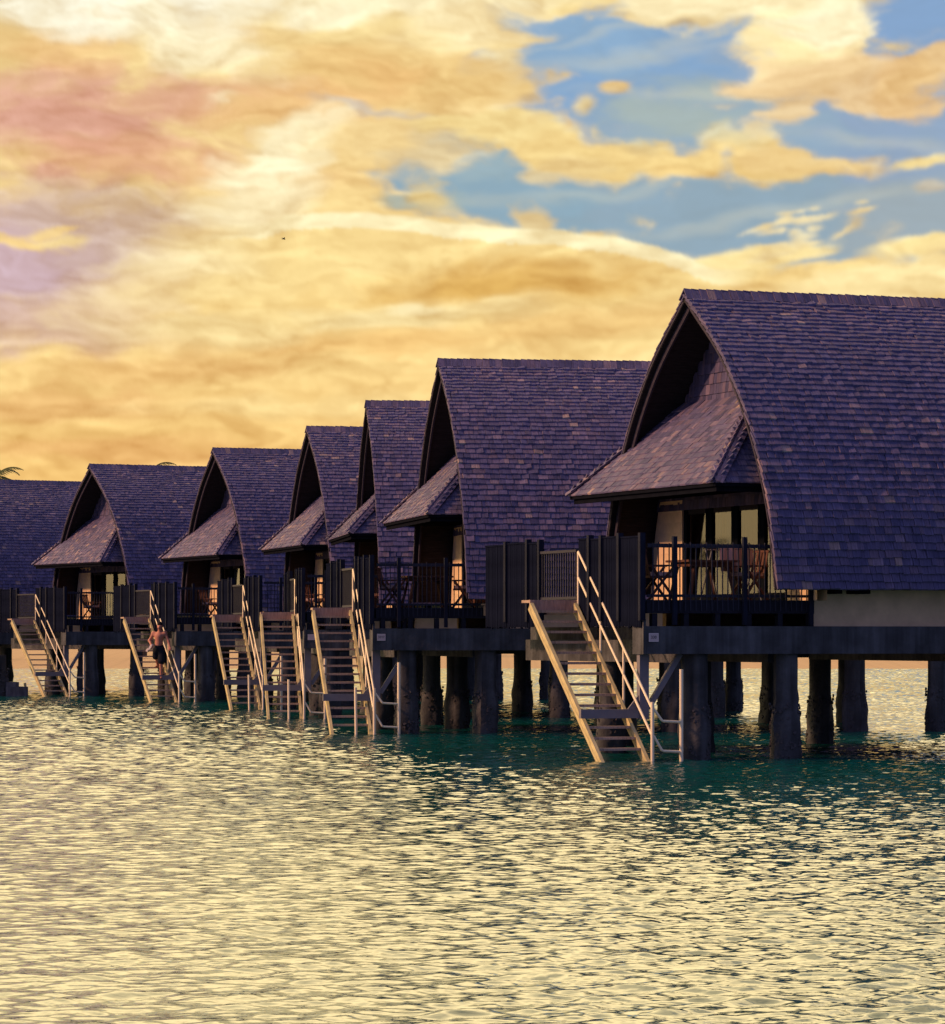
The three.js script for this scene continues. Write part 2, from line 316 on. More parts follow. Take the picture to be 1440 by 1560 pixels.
const roughT = tex(512, 512, (u, v) => 0.80 + 0.20 * tnoise(u, v, [7, 7], 3, 5), true); roughT.repeat.set(0.5, 0.5);
const streakT = tex(512, 512, (u, v) => { const s = tnoise(u, v, [24, 2], 5, 4), b = tnoise(u, v, [5, 6], 9, 5); return Math.min(1, 0.35 + 0.55 * s * 0.8 + 0.45 * b * 0.9); }, true); streakT.repeat.set(0.4, 0.4);
const bumpT = tex(512, 512, (u, v) => tnoise(u, v, [20, 20], 31, 4)); bumpT.repeat.set(0.8, 0.8);
const M = (r, g, b, o = {}) => new THREE.MeshPhysicalMaterial({ color: new THREE.Color().setRGB(r, g, b), roughness: 0.85, specularIntensity: 0.2, ...o });
const wood = (r, g, b, o = {}) => M(r, g, b, { map: grainT, bumpMap: grainT, bumpScale: 0.004, ...o });
const mats = {
  shingleField: wood(1, 1, 1, { vertexColors: true, roughness: 0.8 }),
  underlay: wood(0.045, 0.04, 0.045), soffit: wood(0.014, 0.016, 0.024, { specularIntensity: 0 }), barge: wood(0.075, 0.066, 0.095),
  stucco: M(0.88, 0.64, 0.38, { map: roughT, bumpMap: bumpT, bumpScale: 0.006, roughness: 0.95 }),
  stuccoEnd: M(0.80, 0.68, 0.42, { map: roughT, bumpMap: bumpT, bumpScale: 0.004, roughness: 0.95 }),
  concrete: M(0.115, 0.12, 0.13, { map: streakT, bumpMap: bumpT, bumpScale: 0.01, roughness: 0.9 }),
  pile: M(0.105, 0.108, 0.112, { map: streakT, bumpMap: bumpT, bumpScale: 0.012, roughness: 0.9 }),
  crust: M(0.095, 0.090, 0.092, { map: roughT, bumpMap: bumpT, bumpScale: 0.03, roughness: 0.85 }),
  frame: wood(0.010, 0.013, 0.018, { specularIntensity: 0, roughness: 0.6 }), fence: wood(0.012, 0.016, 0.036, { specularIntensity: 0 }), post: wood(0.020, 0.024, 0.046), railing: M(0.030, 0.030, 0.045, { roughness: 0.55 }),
  deck: wood(0.03, 0.03, 0.045), stair: wood(0.82, 0.70, 0.36, { roughness: 0.7 }), tread: wood(0.64, 0.48, 0.36, { roughness: 0.75 }), riser: wood(0.62, 0.42, 0.34), rail: M(0.78, 0.68, 0.46, { roughness: 0.45 }),
  steel: M(0.22, 0.21, 0.23, { map: roughT, roughness: 0.6 }),
  glass: new THREE.MeshPhysicalMaterial({ color: 0xffffff, transmission: 1, thickness: 0, roughness: 0.03, ior: 1.6 }),
  curtain: M(0.050, 0.078, 0.088, { map: grainT, roughness: 1 }), room: wood(0.16, 0.105, 0.07),
  teak: wood(0.17, 0.08, 0.055), cushion: M(0.62, 0.42, 0.36, { roughness: 1, map: roughT }), cloth: M(0.70, 0.46, 0.40, { roughness: 1, map: roughT }), metal: M(0.16, 0.15, 0.18, { roughness: 0.4, metalness: 0.6 }),
  sand: M(0.52, 0.37, 0.21, { map: roughT, roughness: 1 }),
};

// ---------- water ----------
const rippleT = tex(1024, 1024, (u, v) => { const a = tnoise(u, v, [9, 22], 41, 5), b = tnoise(u, v, [26, 60], 43, 3); return 0.65 * (1 - Math.abs(2 * a - 1)) + 0.35 * b; });
rippleT.repeat.set(1 / 2.6, 1 / 2.6);
const waterMat = new THREE.MeshPhysicalMaterial({ color: new THREE.Color().setRGB(0.002, 0.054, 0.056), roughness: 0.02, ior: 1.6, bumpMap: rippleT, bumpScale: 0.003 });
{
  const R = rng(77), waves = [];
  const N = 52;
  for (let k = 0; k < N; k++) {
    const lam = 0.105 * Math.pow(0.82 / 0.105, (k + R()) / N), dir = (R() + R() + R() - 1.5) * 1.15 + 0.22, q = 2 * Math.PI / lam;
    const slope = 0.140 * Math.sqrt(2 / N) * (lam > 0.6 ? 0.85 : 1);
    waves.push([q * Math.sin(dir), q * Math.cos(dir), R() * 6.283, slope / q, lam]);
  }
  const depths = []; for (let Z = 13; Z < 262;) { depths.push(Z); Z += Z < 17 ? 0.06 : Z < 30 ? 0.032 : Z < 70 ? lerp(0.032, 0.085, (Z - 30) / 40) : Z < 130 ? lerp(0.085, 0.14, (Z - 70) / 60) : 0.23; }
  const C = 430, rows = depths.length, hw = (Z) => 0.138 * Z + 4;
  const P = new Float32Array(rows * (C + 1) * 3), Nn = new Float32Array(P.length), U = new Float32Array(rows * (C + 1) * 2), I = new Uint32Array((rows - 1) * C * 6);
  for (let r = 0, p = 0; r < rows; r++) {
    const Z = depths[r], dz = r ? Z - depths[r - 1] : 0.036, keep = waves.map((w) => sstep(1.2 * dz, 2.6 * dz, w[4])), more = Math.min(2.2, 1.15 / Math.sqrt(keep.reduce((t, k) => t + k * k, 1e-3) / N)), amp = waves.map((w, i) => w[3] * keep[i] * Math.max(1, more));
    for (let c = 0; c <= C; c++, p++) {
      const s = c / C * 2 - 1, x = s * hw(Z), z = -Z;
      const fade = Math.min(1, (1 - Math.abs(s)) * hw(Z) / 1.5, (Z - 13) / 1.5, (262 - Z) / 6);
      const gust = fade * (0.62 + 0.80 * fbm(x * 0.16 + 50, z * 0.045 + 80, 0, 4)) * (1.06 + 0.42 * sstep(-0.03, 0.09, x / Z));
      let h = 0, sx = 0, sz = 0;
      for (let k = 0; k < N; k++) { if (!amp[k]) continue; const w = waves[k], a = w[0] * x + w[1] * z + w[2], e = Math.exp(1.1 * (Math.sin(a) - 1)) * amp[k] * 1.25, co = Math.cos(a) * 1.1 * e; h += e; sx += co * w[0]; sz += co * w[1]; }
      h = (h - 0.06) * gust; sx *= gust; sz *= gust;
      const L = 1 / Math.hypot(sx, 1, sz);
      P[p * 3] = x; P[p * 3 + 1] = h; P[p * 3 + 2] = z; Nn[p * 3] = -sx * L; Nn[p * 3 + 1] = L; Nn[p * 3 + 2] = -sz * L; U[p * 2] = x; U[p * 2 + 1] = z;
    }
  }
  for (let r = 0, q = 0; r < rows - 1; r++) for (let c = 0; c < C; c++) { const a = r * (C + 1) + c, b = a + C + 1; I[q++] = a; I[q++] = a + 1; I[q++] = b + 1; I[q++] = a; I[q++] = b + 1; I[q++] = b; }
  const g = new THREE.BufferGeometry(); g.setAttribute('position', new THREE.BufferAttribute(P, 3)); g.setAttribute('normal', new THREE.BufferAttribute(Nn, 3)); g.setAttribute('uv', new THREE.BufferAttribute(U, 2)); g.setIndex(new THREE.BufferAttribute(I, 1));
  const lagoon = mesh('water', g, waterMat, scene); lagoon.userData.kind = 'structure';
  // the same lagoon round about
  const o = new MB(), Z0 = 13, Z1 = depths[rows - 1], a0 = hw(Z0), a1 = hw(Z1), B = 900;
  const q = (a, b, c, d) => { const k = o.p.length / 3; for (const v of [a, b, c, d]) { o.p.push(v[0], 0, -v[1]); o.n.push(0, 1, 0); o.u.push(v[0], -v[1]); } o.i.push(k, k + 1, k + 2, k, k + 2, k + 3); };
  q([-B, -300], [B, -300], [B, Z0], [-B, Z0]); q([-B, Z0], [-a0, Z0], [-a1, Z1], [-B, Z1]); q([a0, Z0], [B, Z0], [B, Z1], [a1, Z1]); q([-B, Z1], [B, Z1], [B, 330], [-B, 330]);
  mesh('water', o, waterMat, scene).userData.kind = 'structure';
}
// ---------- beach on the far side ----------
{
  const W = 90, rowsD = [240, 250, 254, 258, 264, 272, 285, 320, 420, 800, 2600], g = new MB();
  const ht = (x, Z) => { const shore = 251 + 3 * (fbm(x * 0.02 + 9, 2, 0, 3) - 0.5) * 2; return lerp(-1.2, 0, sstep(225, shore, Z)) + (Z > shore ? 0.95 * sstep(shore, shore + 32, Z) + 0.25 * (fbm(x * 0.06, Z * 0.05, 3, 4) - 0.5) * sstep(shore, shore + 8, Z) : 0); };
  for (let r = 0; r < rowsD.length; r++) for (let c = 0; c <= W; c++) { const x = (c / W - 0.5) * (rowsD[r] > 400 ? 5000 : 900), Z = rowsD[r]; g.p.push(x, ht(x, Z), -Z); g.n.push(0, 1, 0); g.u.push(x, Z); }
  for (let r = 0; r < rowsD.length - 1; r++) for (let c = 0; c < W; c++) { const a = r * (W + 1) + c, b = a + W + 1; g.i.push(a, a + 1, b + 1, a, b + 1, b); }
  const geo = g.geo(); geo.computeVertexNormals();
  mesh('beach', geo, mats.sand, scene).userData.kind = 'structure';
}

// ---------- villas ----------
// own axes of a villa: x along the ridge (0 = front gable edge), z towards the viewer (0 = under the ridge), y up from the water
const RIDGE = 8.66, DROP = 5.6, HALF = 4.05, LONG = 11, DECK = 2.86, BEAM0 = 1.89, BEAM1 = 2.39, WALLX = 1.0;
const PROFILE = [[0, 0], [0.045, 0.088], [0.09, 0.178], [0.145, 0.285], [0.214, 0.405], [0.30, 0.525], [0.40, 0.645], [0.50, 0.742], [0.60, 0.825], [0.735, 0.912], [0.87, 0.965], [1, 1]];
const curve = [];                                   // [half width, height, arc length] from ridge to eave
{
  const cr = new THREE.CatmullRomCurve3(PROFILE.map(([d, w]) => new THREE.Vector3(w * HALF, RIDGE - d * DROP, 0)), false, 'centripetal');
  let s = 0, q = null; for (let i = 0; i <= 240; i++) { const p = cr.getPoint(i / 240); if (q) s += p.distanceTo(q); curve.push([p.x, p.y, s]); q = p; }
}
const ARC = curve[240][2];
function onRoof(s) { let i = 1; while (i < 240 && curve[i][2] < s) i++; const a = curve[i - 1], b = curve[i], t = (s - a[2]) / (b[2] - a[2]), L = b[2] - a[2]; return { w: lerp(a[0], b[0], t), y: lerp(a[1], b[1], t), tw: (a[0] - b[0]) / L, ty: (a[1] - b[1]) / L }; }   // t* = up the slope
function halfAt(y) { for (let i = 1; i <= 240; i++) if (curve[i][1] <= y) return curve[i][0]; return HALF; }
const TONES = [[0.158, 0.142, 0.262], [0.138, 0.128, 0.248], [0.188, 0.156, 0.268], [0.212, 0.166, 0.258], [0.108, 0.104, 0.210], [0.32, 0.24, 0.30], [0.28, 0.22, 0.32], [0.44, 0.32, 0.32]], LIT_BUTT = 2.1;  // last: butt-face factor, light caught by the course edges painted into their colour
const toneOf = (r) => r < 0.25 ? 0 : r < 0.48 ? 1 : r < 0.66 ? 2 : r < 0.78 ? 3 : r < 0.89 ? 4 : r < 0.945 ? 6 : r < 0.98 ? 5 : 7;
const toneMats = TONES.map((c) => wood(...c, { roughness: 0.8, vertexColors: true }));
const unitShingle = [0, 1, 2].map((k) => { const m = new MB(); m.obox([0, 0, 0], [1, 0, 0], [0, 1, 0], [0, 0, 1], 0.5, 0.5, 0.5, [1, 1, 1], [k * 0.3, k * 0.17], [LIT_BUTT, LIT_BUTT, LIT_BUTT]); const g = m.geo(); const u = g.attributes.uv; for (let i = 0; i < u.count; i++) u.setXY(i, k * 0.31 + (u.getX(i) - k * 0.3) * 0.22, k * 0.2 + (u.getY(i) - k * 0.17) * 0.3); return g; });
const EXPO = 0.147;
// one shingle: butt-edge centre, axes across / up the slope / out of it
function layShingles(R, rows, put) { for (const row of rows) { let x = row.x0 - R() * 0.12; while (x < row.x1) { let w = 0.085 + R() * 0.135; if (R() < 0.12) w += 0.07; let a = Math.max(x, row.x0), b = Math.min(x + w - 0.006, row.x1); if (b - a > 0.03) put(row, a, b, R); x += w; } } }
const shingleCache = {};
function roofShingles(variant) {
  if (shingleCache[variant]) return shingleCache[variant];
  const R = rng(100 + variant * 7), list = [], rows = [];
  for (let k = 0; ; k++) { const s = ARC - k * EXPO; if (s < 0.12) break; rows.push({ k, s, x0: 0, x1: LONG }); }
  layShingles(R, rows, (row, a, b, R) => {
    const o = onRoof(Math.min(ARC, row.s + (R() - 0.5) * 0.022)), len = 0.34, th = 0.038 + R() * 0.022;
    const Y0 = new THREE.Vector3(0, o.ty, o.tw), N0 = new THREE.Vector3(0, -o.tw, o.ty);
    const tilt = 0.185 + (R() < 0.16 ? R() * 0.12 : R() * 0.03), yaw = (R() - 0.5) * 0.04, roll = (R() - 0.5) * (R() < 0.3 ? 0.42 : 0.12);
    const Y = Y0.clone().multiplyScalar(Math.cos(tilt)).addScaledVector(N0, -Math.sin(tilt)).normalize(), X = new THREE.Vector3(Math.cos(yaw), 0, 0).addScaledVector(Y, Math.sin(yaw)).addScaledVector(N0, Math.sin(roll)).normalize(), Zz = X.clone().cross(Y).normalize();
    const lift = 0.068 + R() * 0.008, e0 = row.k ? 0 : 0;
    const c = new THREE.Vector3((a + b) / 2 - (a <= 0 ? R() * 0.02 : 0), o.y, o.w).addScaledVector(N0, lift).addScaledVector(Y, len / 2 - 0.02 - e0);
    list.push({ c, X, Y, Z: Zz, w: b - a, len, th, tone: toneOf(Math.min(0.999, R() * (fbm((a + b) * 0.35 + variant * 9, row.s * 0.8 + 4, 2, 3) > 0.54 ? 0.6 : 1))), k: row.k, x: (a + b) / 2, v: R() });
  });
  return shingleCache[variant] = list;
}
function fieldGeo(list, shift = 0) {
  const m = new MB();
  for (const s of list) { const t = TONES[s.tone], j = 0.85 + 0.3 * ((s.v * 97) % 1); m.obox(s.c.toArray(), s.X.toArray(), s.Y.toArray(), s.Z.toArray(), s.w / 2, s.len / 2, s.th / 2, t.map((v) => v * j), [s.v * 3, s.v * 7 % 2], t.map((v) => Math.min(0.7, v * LIT_BUTT))); }
  return m.geo();
}
function placeShingle(s, parent) {
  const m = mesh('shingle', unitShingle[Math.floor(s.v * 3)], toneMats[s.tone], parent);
  m.matrix.makeBasis(s.X, s.Y, s.Z).setPosition(s.c); m.matrix.decompose(m.position, m.quaternion, m.scale); m.scale.set(s.w, s.len, s.th); return m;
}
const geoCache = {};
const cached = (key, f) => geoCache[key] ?? (geoCache[key] = f());
// a curved slab under the shingles, side = +1 near slope, -1 far slope
function slabGeo(side) {
  const m = new MB(), th = 0.07;
  const pts = []; for (let i = 0; i <= 240; i += 8) { const o = onRoof(Math.max(0.001, curve[i][2])); pts.push([curve[i][0], curve[i][1], -o.tw, o.ty]); }
  const O = pts.map((p) => [p[1], p[0] * side]), In = pts.map((p, i) => [i ? p[1] + p[2] * -th : p[1] - th * 1.25, (i ? p[0] - p[3] * th : 0) * side]);
  const q = (a, b, x0, x1, flip) => flip ? m.quad([x0, ...a], [x0, ...b], [x1, ...b], [x1, ...a]) : m.quad([x0, ...a], [x1, ...a], [x1, ...b], [x0, ...b]);
  for (let i = 0; i < O.length - 1; i++) {
    q(O[i], O[i + 1], 0, LONG, side > 0); q(In[i], In[i + 1], 0, LONG, side < 0);
    const f = (x, fl) => fl ? m.quad([x, ...O[i]], [x, ...In[i]], [x, ...In[i + 1]], [x, ...O[i + 1]]) : m.quad([x, ...O[i]], [x, ...O[i + 1]], [x, ...In[i + 1]], [x, ...In[i]]);
    f(0, side > 0); f(LONG, side < 0);
  }
  q(O[O.length - 1], In[In.length - 1], 0, LONG, side > 0);
  return m.geo();
}
function bargeGeo(side, x0, x1, off, depth, sIn = 0.1) {       // a board that follows the rake
  const m = new MB(), n = 30; let prev = null;
  for (let i = 0; i <= n; i++) {
    const o = onRoof(lerp(sIn, ARC - 0.02, i / n)), N = [-o.tw, o.ty], a = [o.y - N[0] * off, (o.w - N[1] * off) * side], b = [o.y - N[0] * (off + depth), (o.w - N[1] * (off + depth)) * side];
    if (prev) { const [pa, pb] = prev; const Q = (p, q, r, s) => side > 0 ? m.quad(p, q, r, s) : m.quad(s, r, q, p); Q([x0, ...pa], [x0, ...pb], [x0, ...b], [x0, ...a]); Q([x1, ...pb], [x1, ...pa], [x1, ...a], [x1, ...b]); Q([x0, ...pa], [x0, ...a], [x1, ...a], [x1, ...pa]); Q([x0, ...pb], [x1, ...pb], [x1, ...b], [x0, ...b]); }
    prev = [a, b];
  }
  return m.geo();
}
// lean-to: eave corners and top line on the gable wall
const LT = { xe: -0.72, ye: 5.0, xt: WALLX, yt: 6.82, zn: 3.0, zf: -4.05, tn: 1.28, tf: -2.3 };
function leanShingles(variant) {
  const R = rng(300 + variant), main = [], ends = [];
  const run = LT.xt - LT.xe, rise = LT.yt - LT.ye, L = Math.hypot(run, rise), Yd = new THREE.Vector3(run / L, rise / L, 0), Nd = new THREE.Vector3(-rise / L, run / L, 0), Zd = new THREE.Vector3(0, 0, 1);
  const one = (list, c, X, Y, N, w, R, k) => { const tilt = 0.09 + (R() < 0.1 ? R() * 0.1 : R() * 0.03), y = Y.clone().multiplyScalar(Math.cos(tilt)).addScaledVector(N, -Math.sin(tilt)).normalize(); list.push({ c: c.addScaledVector(N, 0.032 + R() * 0.006).addScaledVector(y, 0.15), X, Y: y, Z: X.clone().cross(y).normalize(), w, len: 0.32, th: 0.024 + R() * 0.016, tone: toneOf(R()), v: R(), k }); };
  for (let k = 0; k * EXPO < L - 0.16; k++) {
    const t = k * EXPO / L, za = lerp(LT.zf, LT.tf, t), zb = lerp(LT.zn, LT.tn, t);
    layShingles(R, [{ x0: za, x1: zb }], (row, a, b, R) => one(main, new THREE.Vector3(LT.xe + run * t, LT.ye + rise * t, (a + b) / 2), Zd, Yd, Nd, b - a, R, k));
  }
  for (const side of [1, -1]) {
    const z0 = side > 0 ? LT.zn : LT.zf, z1 = side > 0 ? LT.tn : LT.tf, dz = Math.abs(z1 - z0), L2 = Math.hypot(dz, rise), Y2 = new THREE.Vector3(0, rise / L2, -side * dz / L2), N2 = new THREE.Vector3(0, dz / L2, side * rise / L2), X2 = new THREE.Vector3(side, 0, 0);
    for (let k = 0; k * EXPO < L2 - 0.2; k++) { const t = k * EXPO / L2, xa = lerp(LT.xe, LT.xt, t); layShingles(R, [{ x0: xa, x1: LT.xt - 0.02 }], (row, a, b, R) => one(ends, new THREE.Vector3((a + b) / 2, LT.ye + rise * t, lerp(z0, z1, t)), X2, Y2, N2, b - a, R, k)); }
  }
  // hip caps
  const caps = [];
  for (const side of [1, -1]) {
    const A = new THREE.Vector3(LT.xe, LT.ye, side > 0 ? LT.zn : LT.zf), B = new THREE.Vector3(LT.xt, LT.yt, side > 0 ? LT.tn : LT.tf), D = B.clone().sub(A), len = D.length(); D.normalize();
    for (let s = 0; s < len - 0.15; s += 0.155) for (const [n, across] of [[Nd, 1], [new THREE.Vector3(0, 0.69, side * 0.73), -1]]) {
      const X = D.clone().cross(n).normalize(), y = D.clone().multiplyScalar(0.995).addScaledVector(n, -0.10).normalize(), sgn = side * across;
      caps.push({ c: A.clone().addScaledVector(D, s + 0.11).addScaledVector(n, 0.085).addScaledVector(X, (X.z * side > 0 ? -1 : 1) * across * 0.055), X, Y: y, Z: X.clone().cross(y).normalize(), w: 0.15, len: 0.26, th: 0.026, tone: toneOf(R()), v: R() });
    }
  }
  return { main, ends, caps };
}
function gableShingles(seed) {
  const R = rng(500 + seed), m = new MB();
  for (let y = 4.7; y < RIDGE - 0.5; y += 0.2) { const hwid = halfAt(Math.min(RIDGE - 0.3, y + 0.27)) - 0.03; if (hwid < 0.1) continue; layShingles(R, [{ x0: -hwid, x1: hwid }], (row, a, b, R) => { const t = TONES[toneOf(R() * 0.9)], s = 0.75 + R() * 0.3; m.obox([WALLX - 0.045 - R() * 0.008, y + 0.13, (a + b) / 2], [0, 0, 1], [0.10, 0.995, 0], [-0.995, 0.10, 0], (b - a) / 2, 0.14, 0.010, t.map((v) => v * s), [R() * 3, R()]); }); }
  return m.geo();
}
const pileCols = [-1.27, 0.55, 5.0, 9.3, 11.3], pileRows = [3.3, -0.6, -4.4];
function pileGeo(seed) {
  const m = new MB(), R = rng(900 + seed), seg = 16, k0 = 0, r0 = 0.225 + R() * 0.015; const ys = [1.9, 1.7, 1.4, 1.15, 1.0, 0.9, 0.78, 0.62, 0.48, 0.34, 0.2, 0.05, -0.15, -0.5, -1.6];
  ys.forEach((y, j) => { for (let i = 0; i <= seg; i++) { const a = i / seg * Math.PI * 2, ii = i % seg, rough = sstep(1.1, 0.55, y) * (0.02 + 0.075 * vnoise(ii * 0.9 + seed * 31, y * 7, seed)) + 0.006 * vnoise(ii, y * 3, seed + 9), sq = 1 + 0.06 * Math.cos(4 * a), r = (r0 + rough) * sq; m.p.push(Math.cos(a) * r, y, Math.sin(a) * r); m.n.push(0, 0, 0); m.u.push(a * r0, y); } });
  for (let j = 0; j < ys.length - 1; j++) for (let i = 0; i < seg; i++) { const a = j * (seg + 1) + i, b = a + seg + 1; m.i.push(a, a + 1, b + 1, a, b + 1, b); }
  const g = m.geo(); g.computeVertexNormals(); return g;
}
function crustGeo(seed) {                          // mussels and weed below the tide line
  const m = new MB(), R = rng(1200 + seed);
  for (let k = 0; k < 260; k++) { const a = R() * 6.283, y = -0.25 + 1.15 * Math.pow(R(), 1.3) + 0.1 * R(), r = 0.245 + 0.045 * R(), s = 0.008 + R() * 0.018, n = [Math.cos(a), 0, Math.sin(a)], t = [-Math.sin(a), 0, Math.cos(a)], tw = R() * 3; m.obox([n[0] * r, y, n[2] * r], [t[0] * Math.cos(tw), Math.sin(tw), t[2] * Math.cos(tw)], [-t[0] * Math.sin(tw), Math.cos(tw), -t[2] * Math.sin(tw)], n, s, s * 1.3, s * 0.8); }
  return m.geo();
}
function plateTexture(text) {
  const c = document.createElement('canvas'); c.width = 128; c.height = 96; const x = c.getContext('2d');
  x.fillStyle = '#b9a8a6'; x.fillRect(0, 0, 128, 96); x.strokeStyle = '#d8c9c4'; x.lineWidth = 6; x.strokeRect(3, 3, 122, 90);
  x.fillStyle = '#20262e'; x.font = 'bold 46px sans-serif'; x.textAlign = 'center'; x.textBaseline = 'middle'; x.fillText(text, 64, 46);
  const t = new THREE.CanvasTexture(c); t.colorSpace = THREE.SRGBColorSpace; return t;
}
function doorPane(m, x, z0, z1, y0, y1) { m.box(x - 0.006, x + 0.006, y0, y1, z0, z1); }

function villa(V, idx) {
  const g = thing('overwater_villa', V.label, 'villa', V, 'shingled villas in a row over the lagoon');
  const variant = idx % 4;
  // roof
  const near = mesh('roof_slope', cached('slab1', () => slabGeo(1)), mats.underlay, g), all = roofShingles(variant);
  let single = new Set();
  if (V.singles) { const cand = all.filter((s) => s.x > 0 && s.x < V.reach).sort((a, b) => a.k - b.k); cand.slice(0, 300).forEach((s) => single.add(s)); for (const s of single) placeShingle(s, near); }
  const rest = V.singles ? fieldGeo(all.filter((s) => !single.has(s))) : cached('field' + variant, () => fieldGeo(all));
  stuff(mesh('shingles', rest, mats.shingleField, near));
  const farSlope = mesh('roof_slope', cached('slab-1', () => slabGeo(-1)), mats.underlay, g);
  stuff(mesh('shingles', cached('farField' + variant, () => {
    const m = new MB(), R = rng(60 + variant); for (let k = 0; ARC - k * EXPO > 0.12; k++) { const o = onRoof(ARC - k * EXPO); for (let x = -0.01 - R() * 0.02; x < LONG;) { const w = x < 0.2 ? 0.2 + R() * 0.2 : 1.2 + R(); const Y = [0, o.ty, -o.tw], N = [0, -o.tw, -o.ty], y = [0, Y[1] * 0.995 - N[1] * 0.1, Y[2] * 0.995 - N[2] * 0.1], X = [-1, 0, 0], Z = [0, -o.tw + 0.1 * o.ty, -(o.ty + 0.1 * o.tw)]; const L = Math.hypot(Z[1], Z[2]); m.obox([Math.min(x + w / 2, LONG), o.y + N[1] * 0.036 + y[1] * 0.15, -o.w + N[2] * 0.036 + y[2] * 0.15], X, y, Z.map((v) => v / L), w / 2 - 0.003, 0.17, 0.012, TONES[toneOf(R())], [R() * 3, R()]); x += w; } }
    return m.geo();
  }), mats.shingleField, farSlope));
  mesh('ridge_cap', cached('ridge' + variant, () => {
    const m = new MB(), R = rng(40 + variant); for (let x = -0.03; x < LONG; x += 0.155) for (const s of [1, -1]) { const q = 0.72 + (R() - 0.5) * 0.05; m.obox([x + 0.12, RIDGE + 0.045 + R() * 0.012, s * 0.09], [0.995, -0.10, 0], [0.07, q * 0.97, -s * Math.sqrt(1 - q * q)], [0, Math.sqrt(1 - q * q), s * q], 0.12, 0.145, 0.013, TONES[toneOf(R())], [R() * 2, R()]); } return m.geo();
  }), mats.shingleField, g);
  for (const s of [1, -1]) { mesh('barge_board', cached('barge' + s, () => bargeGeo(s, 0.10, 0.14, 0.072, 0.12, 0.16)), mats.barge, g); mesh('barge_batten', cached('batten' + s, () => bargeGeo(s, -0.012, 0.012, 0.012, 0.045, 0.1)), mats.barge, g); }
  // gable wall with its shingles
  const wall = mesh('gable_wall', cached('gable', () => {
    const m = new MB(), ys = []; for (let y = 4.6; y <= RIDGE - 0.2; y += 0.1) ys.push(y);
    for (let i = 0; i < ys.length - 1; i++) { const a = Math.max(0.01, halfAt(ys[i]) - 0.1), b = Math.max(0.005, halfAt(ys[i + 1]) - 0.1); m.quad([WALLX, ys[i], -a], [WALLX, ys[i], a], [WALLX, ys[i + 1], b], [WALLX, ys[i + 1], -b]); m.quad([WALLX + 0.12, ys[i], a], [WALLX + 0.12, ys[i], -a], [WALLX + 0.12, ys[i + 1], -b], [WALLX + 0.12, ys[i + 1], b]); }
    return m.geo();
  }), mats.underlay, g);
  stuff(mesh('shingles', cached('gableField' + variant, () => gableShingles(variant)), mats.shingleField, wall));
  // lean-to roof
  const lean = mesh('porch_roof', cached('lean', () => {
    const m = new MB(), A = [LT.xe, LT.ye, LT.zn], B = [LT.xe, LT.ye, LT.zf], C = [LT.xt, LT.yt, LT.tf], D = [LT.xt, LT.yt, LT.tn], E2 = [LT.xt, LT.ye, LT.zn], F = [LT.xt, LT.ye, LT.zf], dn = (v) => [v[0], v[1] - 0.06, v[2]];
    m.quad(B, A, D, C); m.tri(A, E2, D); m.tri(F, B, C); m.quad(dn(A), dn(B), dn(F), dn(E2)); m.quad(B, dn(B), dn(A), A); m.quad(A, dn(A), dn(E2), E2); m.quad(F, dn(F), dn(B), B); return m.geo();
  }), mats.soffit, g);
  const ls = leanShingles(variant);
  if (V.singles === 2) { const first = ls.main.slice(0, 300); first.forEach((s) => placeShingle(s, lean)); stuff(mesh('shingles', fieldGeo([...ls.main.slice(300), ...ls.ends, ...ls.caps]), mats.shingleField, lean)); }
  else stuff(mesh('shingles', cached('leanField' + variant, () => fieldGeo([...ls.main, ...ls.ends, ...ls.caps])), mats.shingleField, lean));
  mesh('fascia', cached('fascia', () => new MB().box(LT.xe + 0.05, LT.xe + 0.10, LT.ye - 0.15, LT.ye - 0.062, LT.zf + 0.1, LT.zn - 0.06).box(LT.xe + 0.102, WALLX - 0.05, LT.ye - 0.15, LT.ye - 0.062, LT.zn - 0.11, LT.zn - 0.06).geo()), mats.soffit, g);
  // front under the lean-to: stucco pier, glazed doors
  mesh('stucco_pier', cached('pier', () => {
    const m = new MB(), x0 = WALLX - 0.06, x1 = WALLX + 0.14; let y0 = DECK;
    const zi = (y) => -(halfAt(Math.max(3.2, y)) - 0.22);
    for (let y = DECK; y < 4.9; y += 0.2) { const y2 = Math.min(4.9, y + 0.2); m.quad([x0, y, zi(y)], [x0, y, -2.25], [x0, y2, -2.25], [x0, y2, zi(y2)]); m.quad([x0, y, -2.25], [x1, y, -2.25], [x1, y2, -2.25], [x0, y2, -2.25]); m.quad([x1, y, -2.25], [x1, y, zi(y)], [x1, y2, zi(y2)], [x1, y2, -2.25]); }
    return m.geo();
  }), mats.stucco, g);
  mesh('stucco_pier', cached('pier2', () => { const m = new MB(), x0 = WALLX - 0.06, x1 = WALLX + 0.14, zi = (y) => halfAt(Math.max(3.2, y)) - 0.22; for (let y = DECK; y < 4.9; y += 0.2) { const y2 = Math.min(4.9, y + 0.2); m.quad([x0, y, 2.55], [x0, y, zi(y)], [x0, y2, zi(y2)], [x0, y2, 2.55]); m.quad([x1, y, 2.55], [x0, y, 2.55], [x0, y2, 2.55], [x1, y2, 2.55]); m.quad([x1, y, zi(y)], [x1, y, 2.55], [x1, y2, 2.55], [x1, y2, zi(y2)]); } return m.geo(); }), mats.stucco, g);
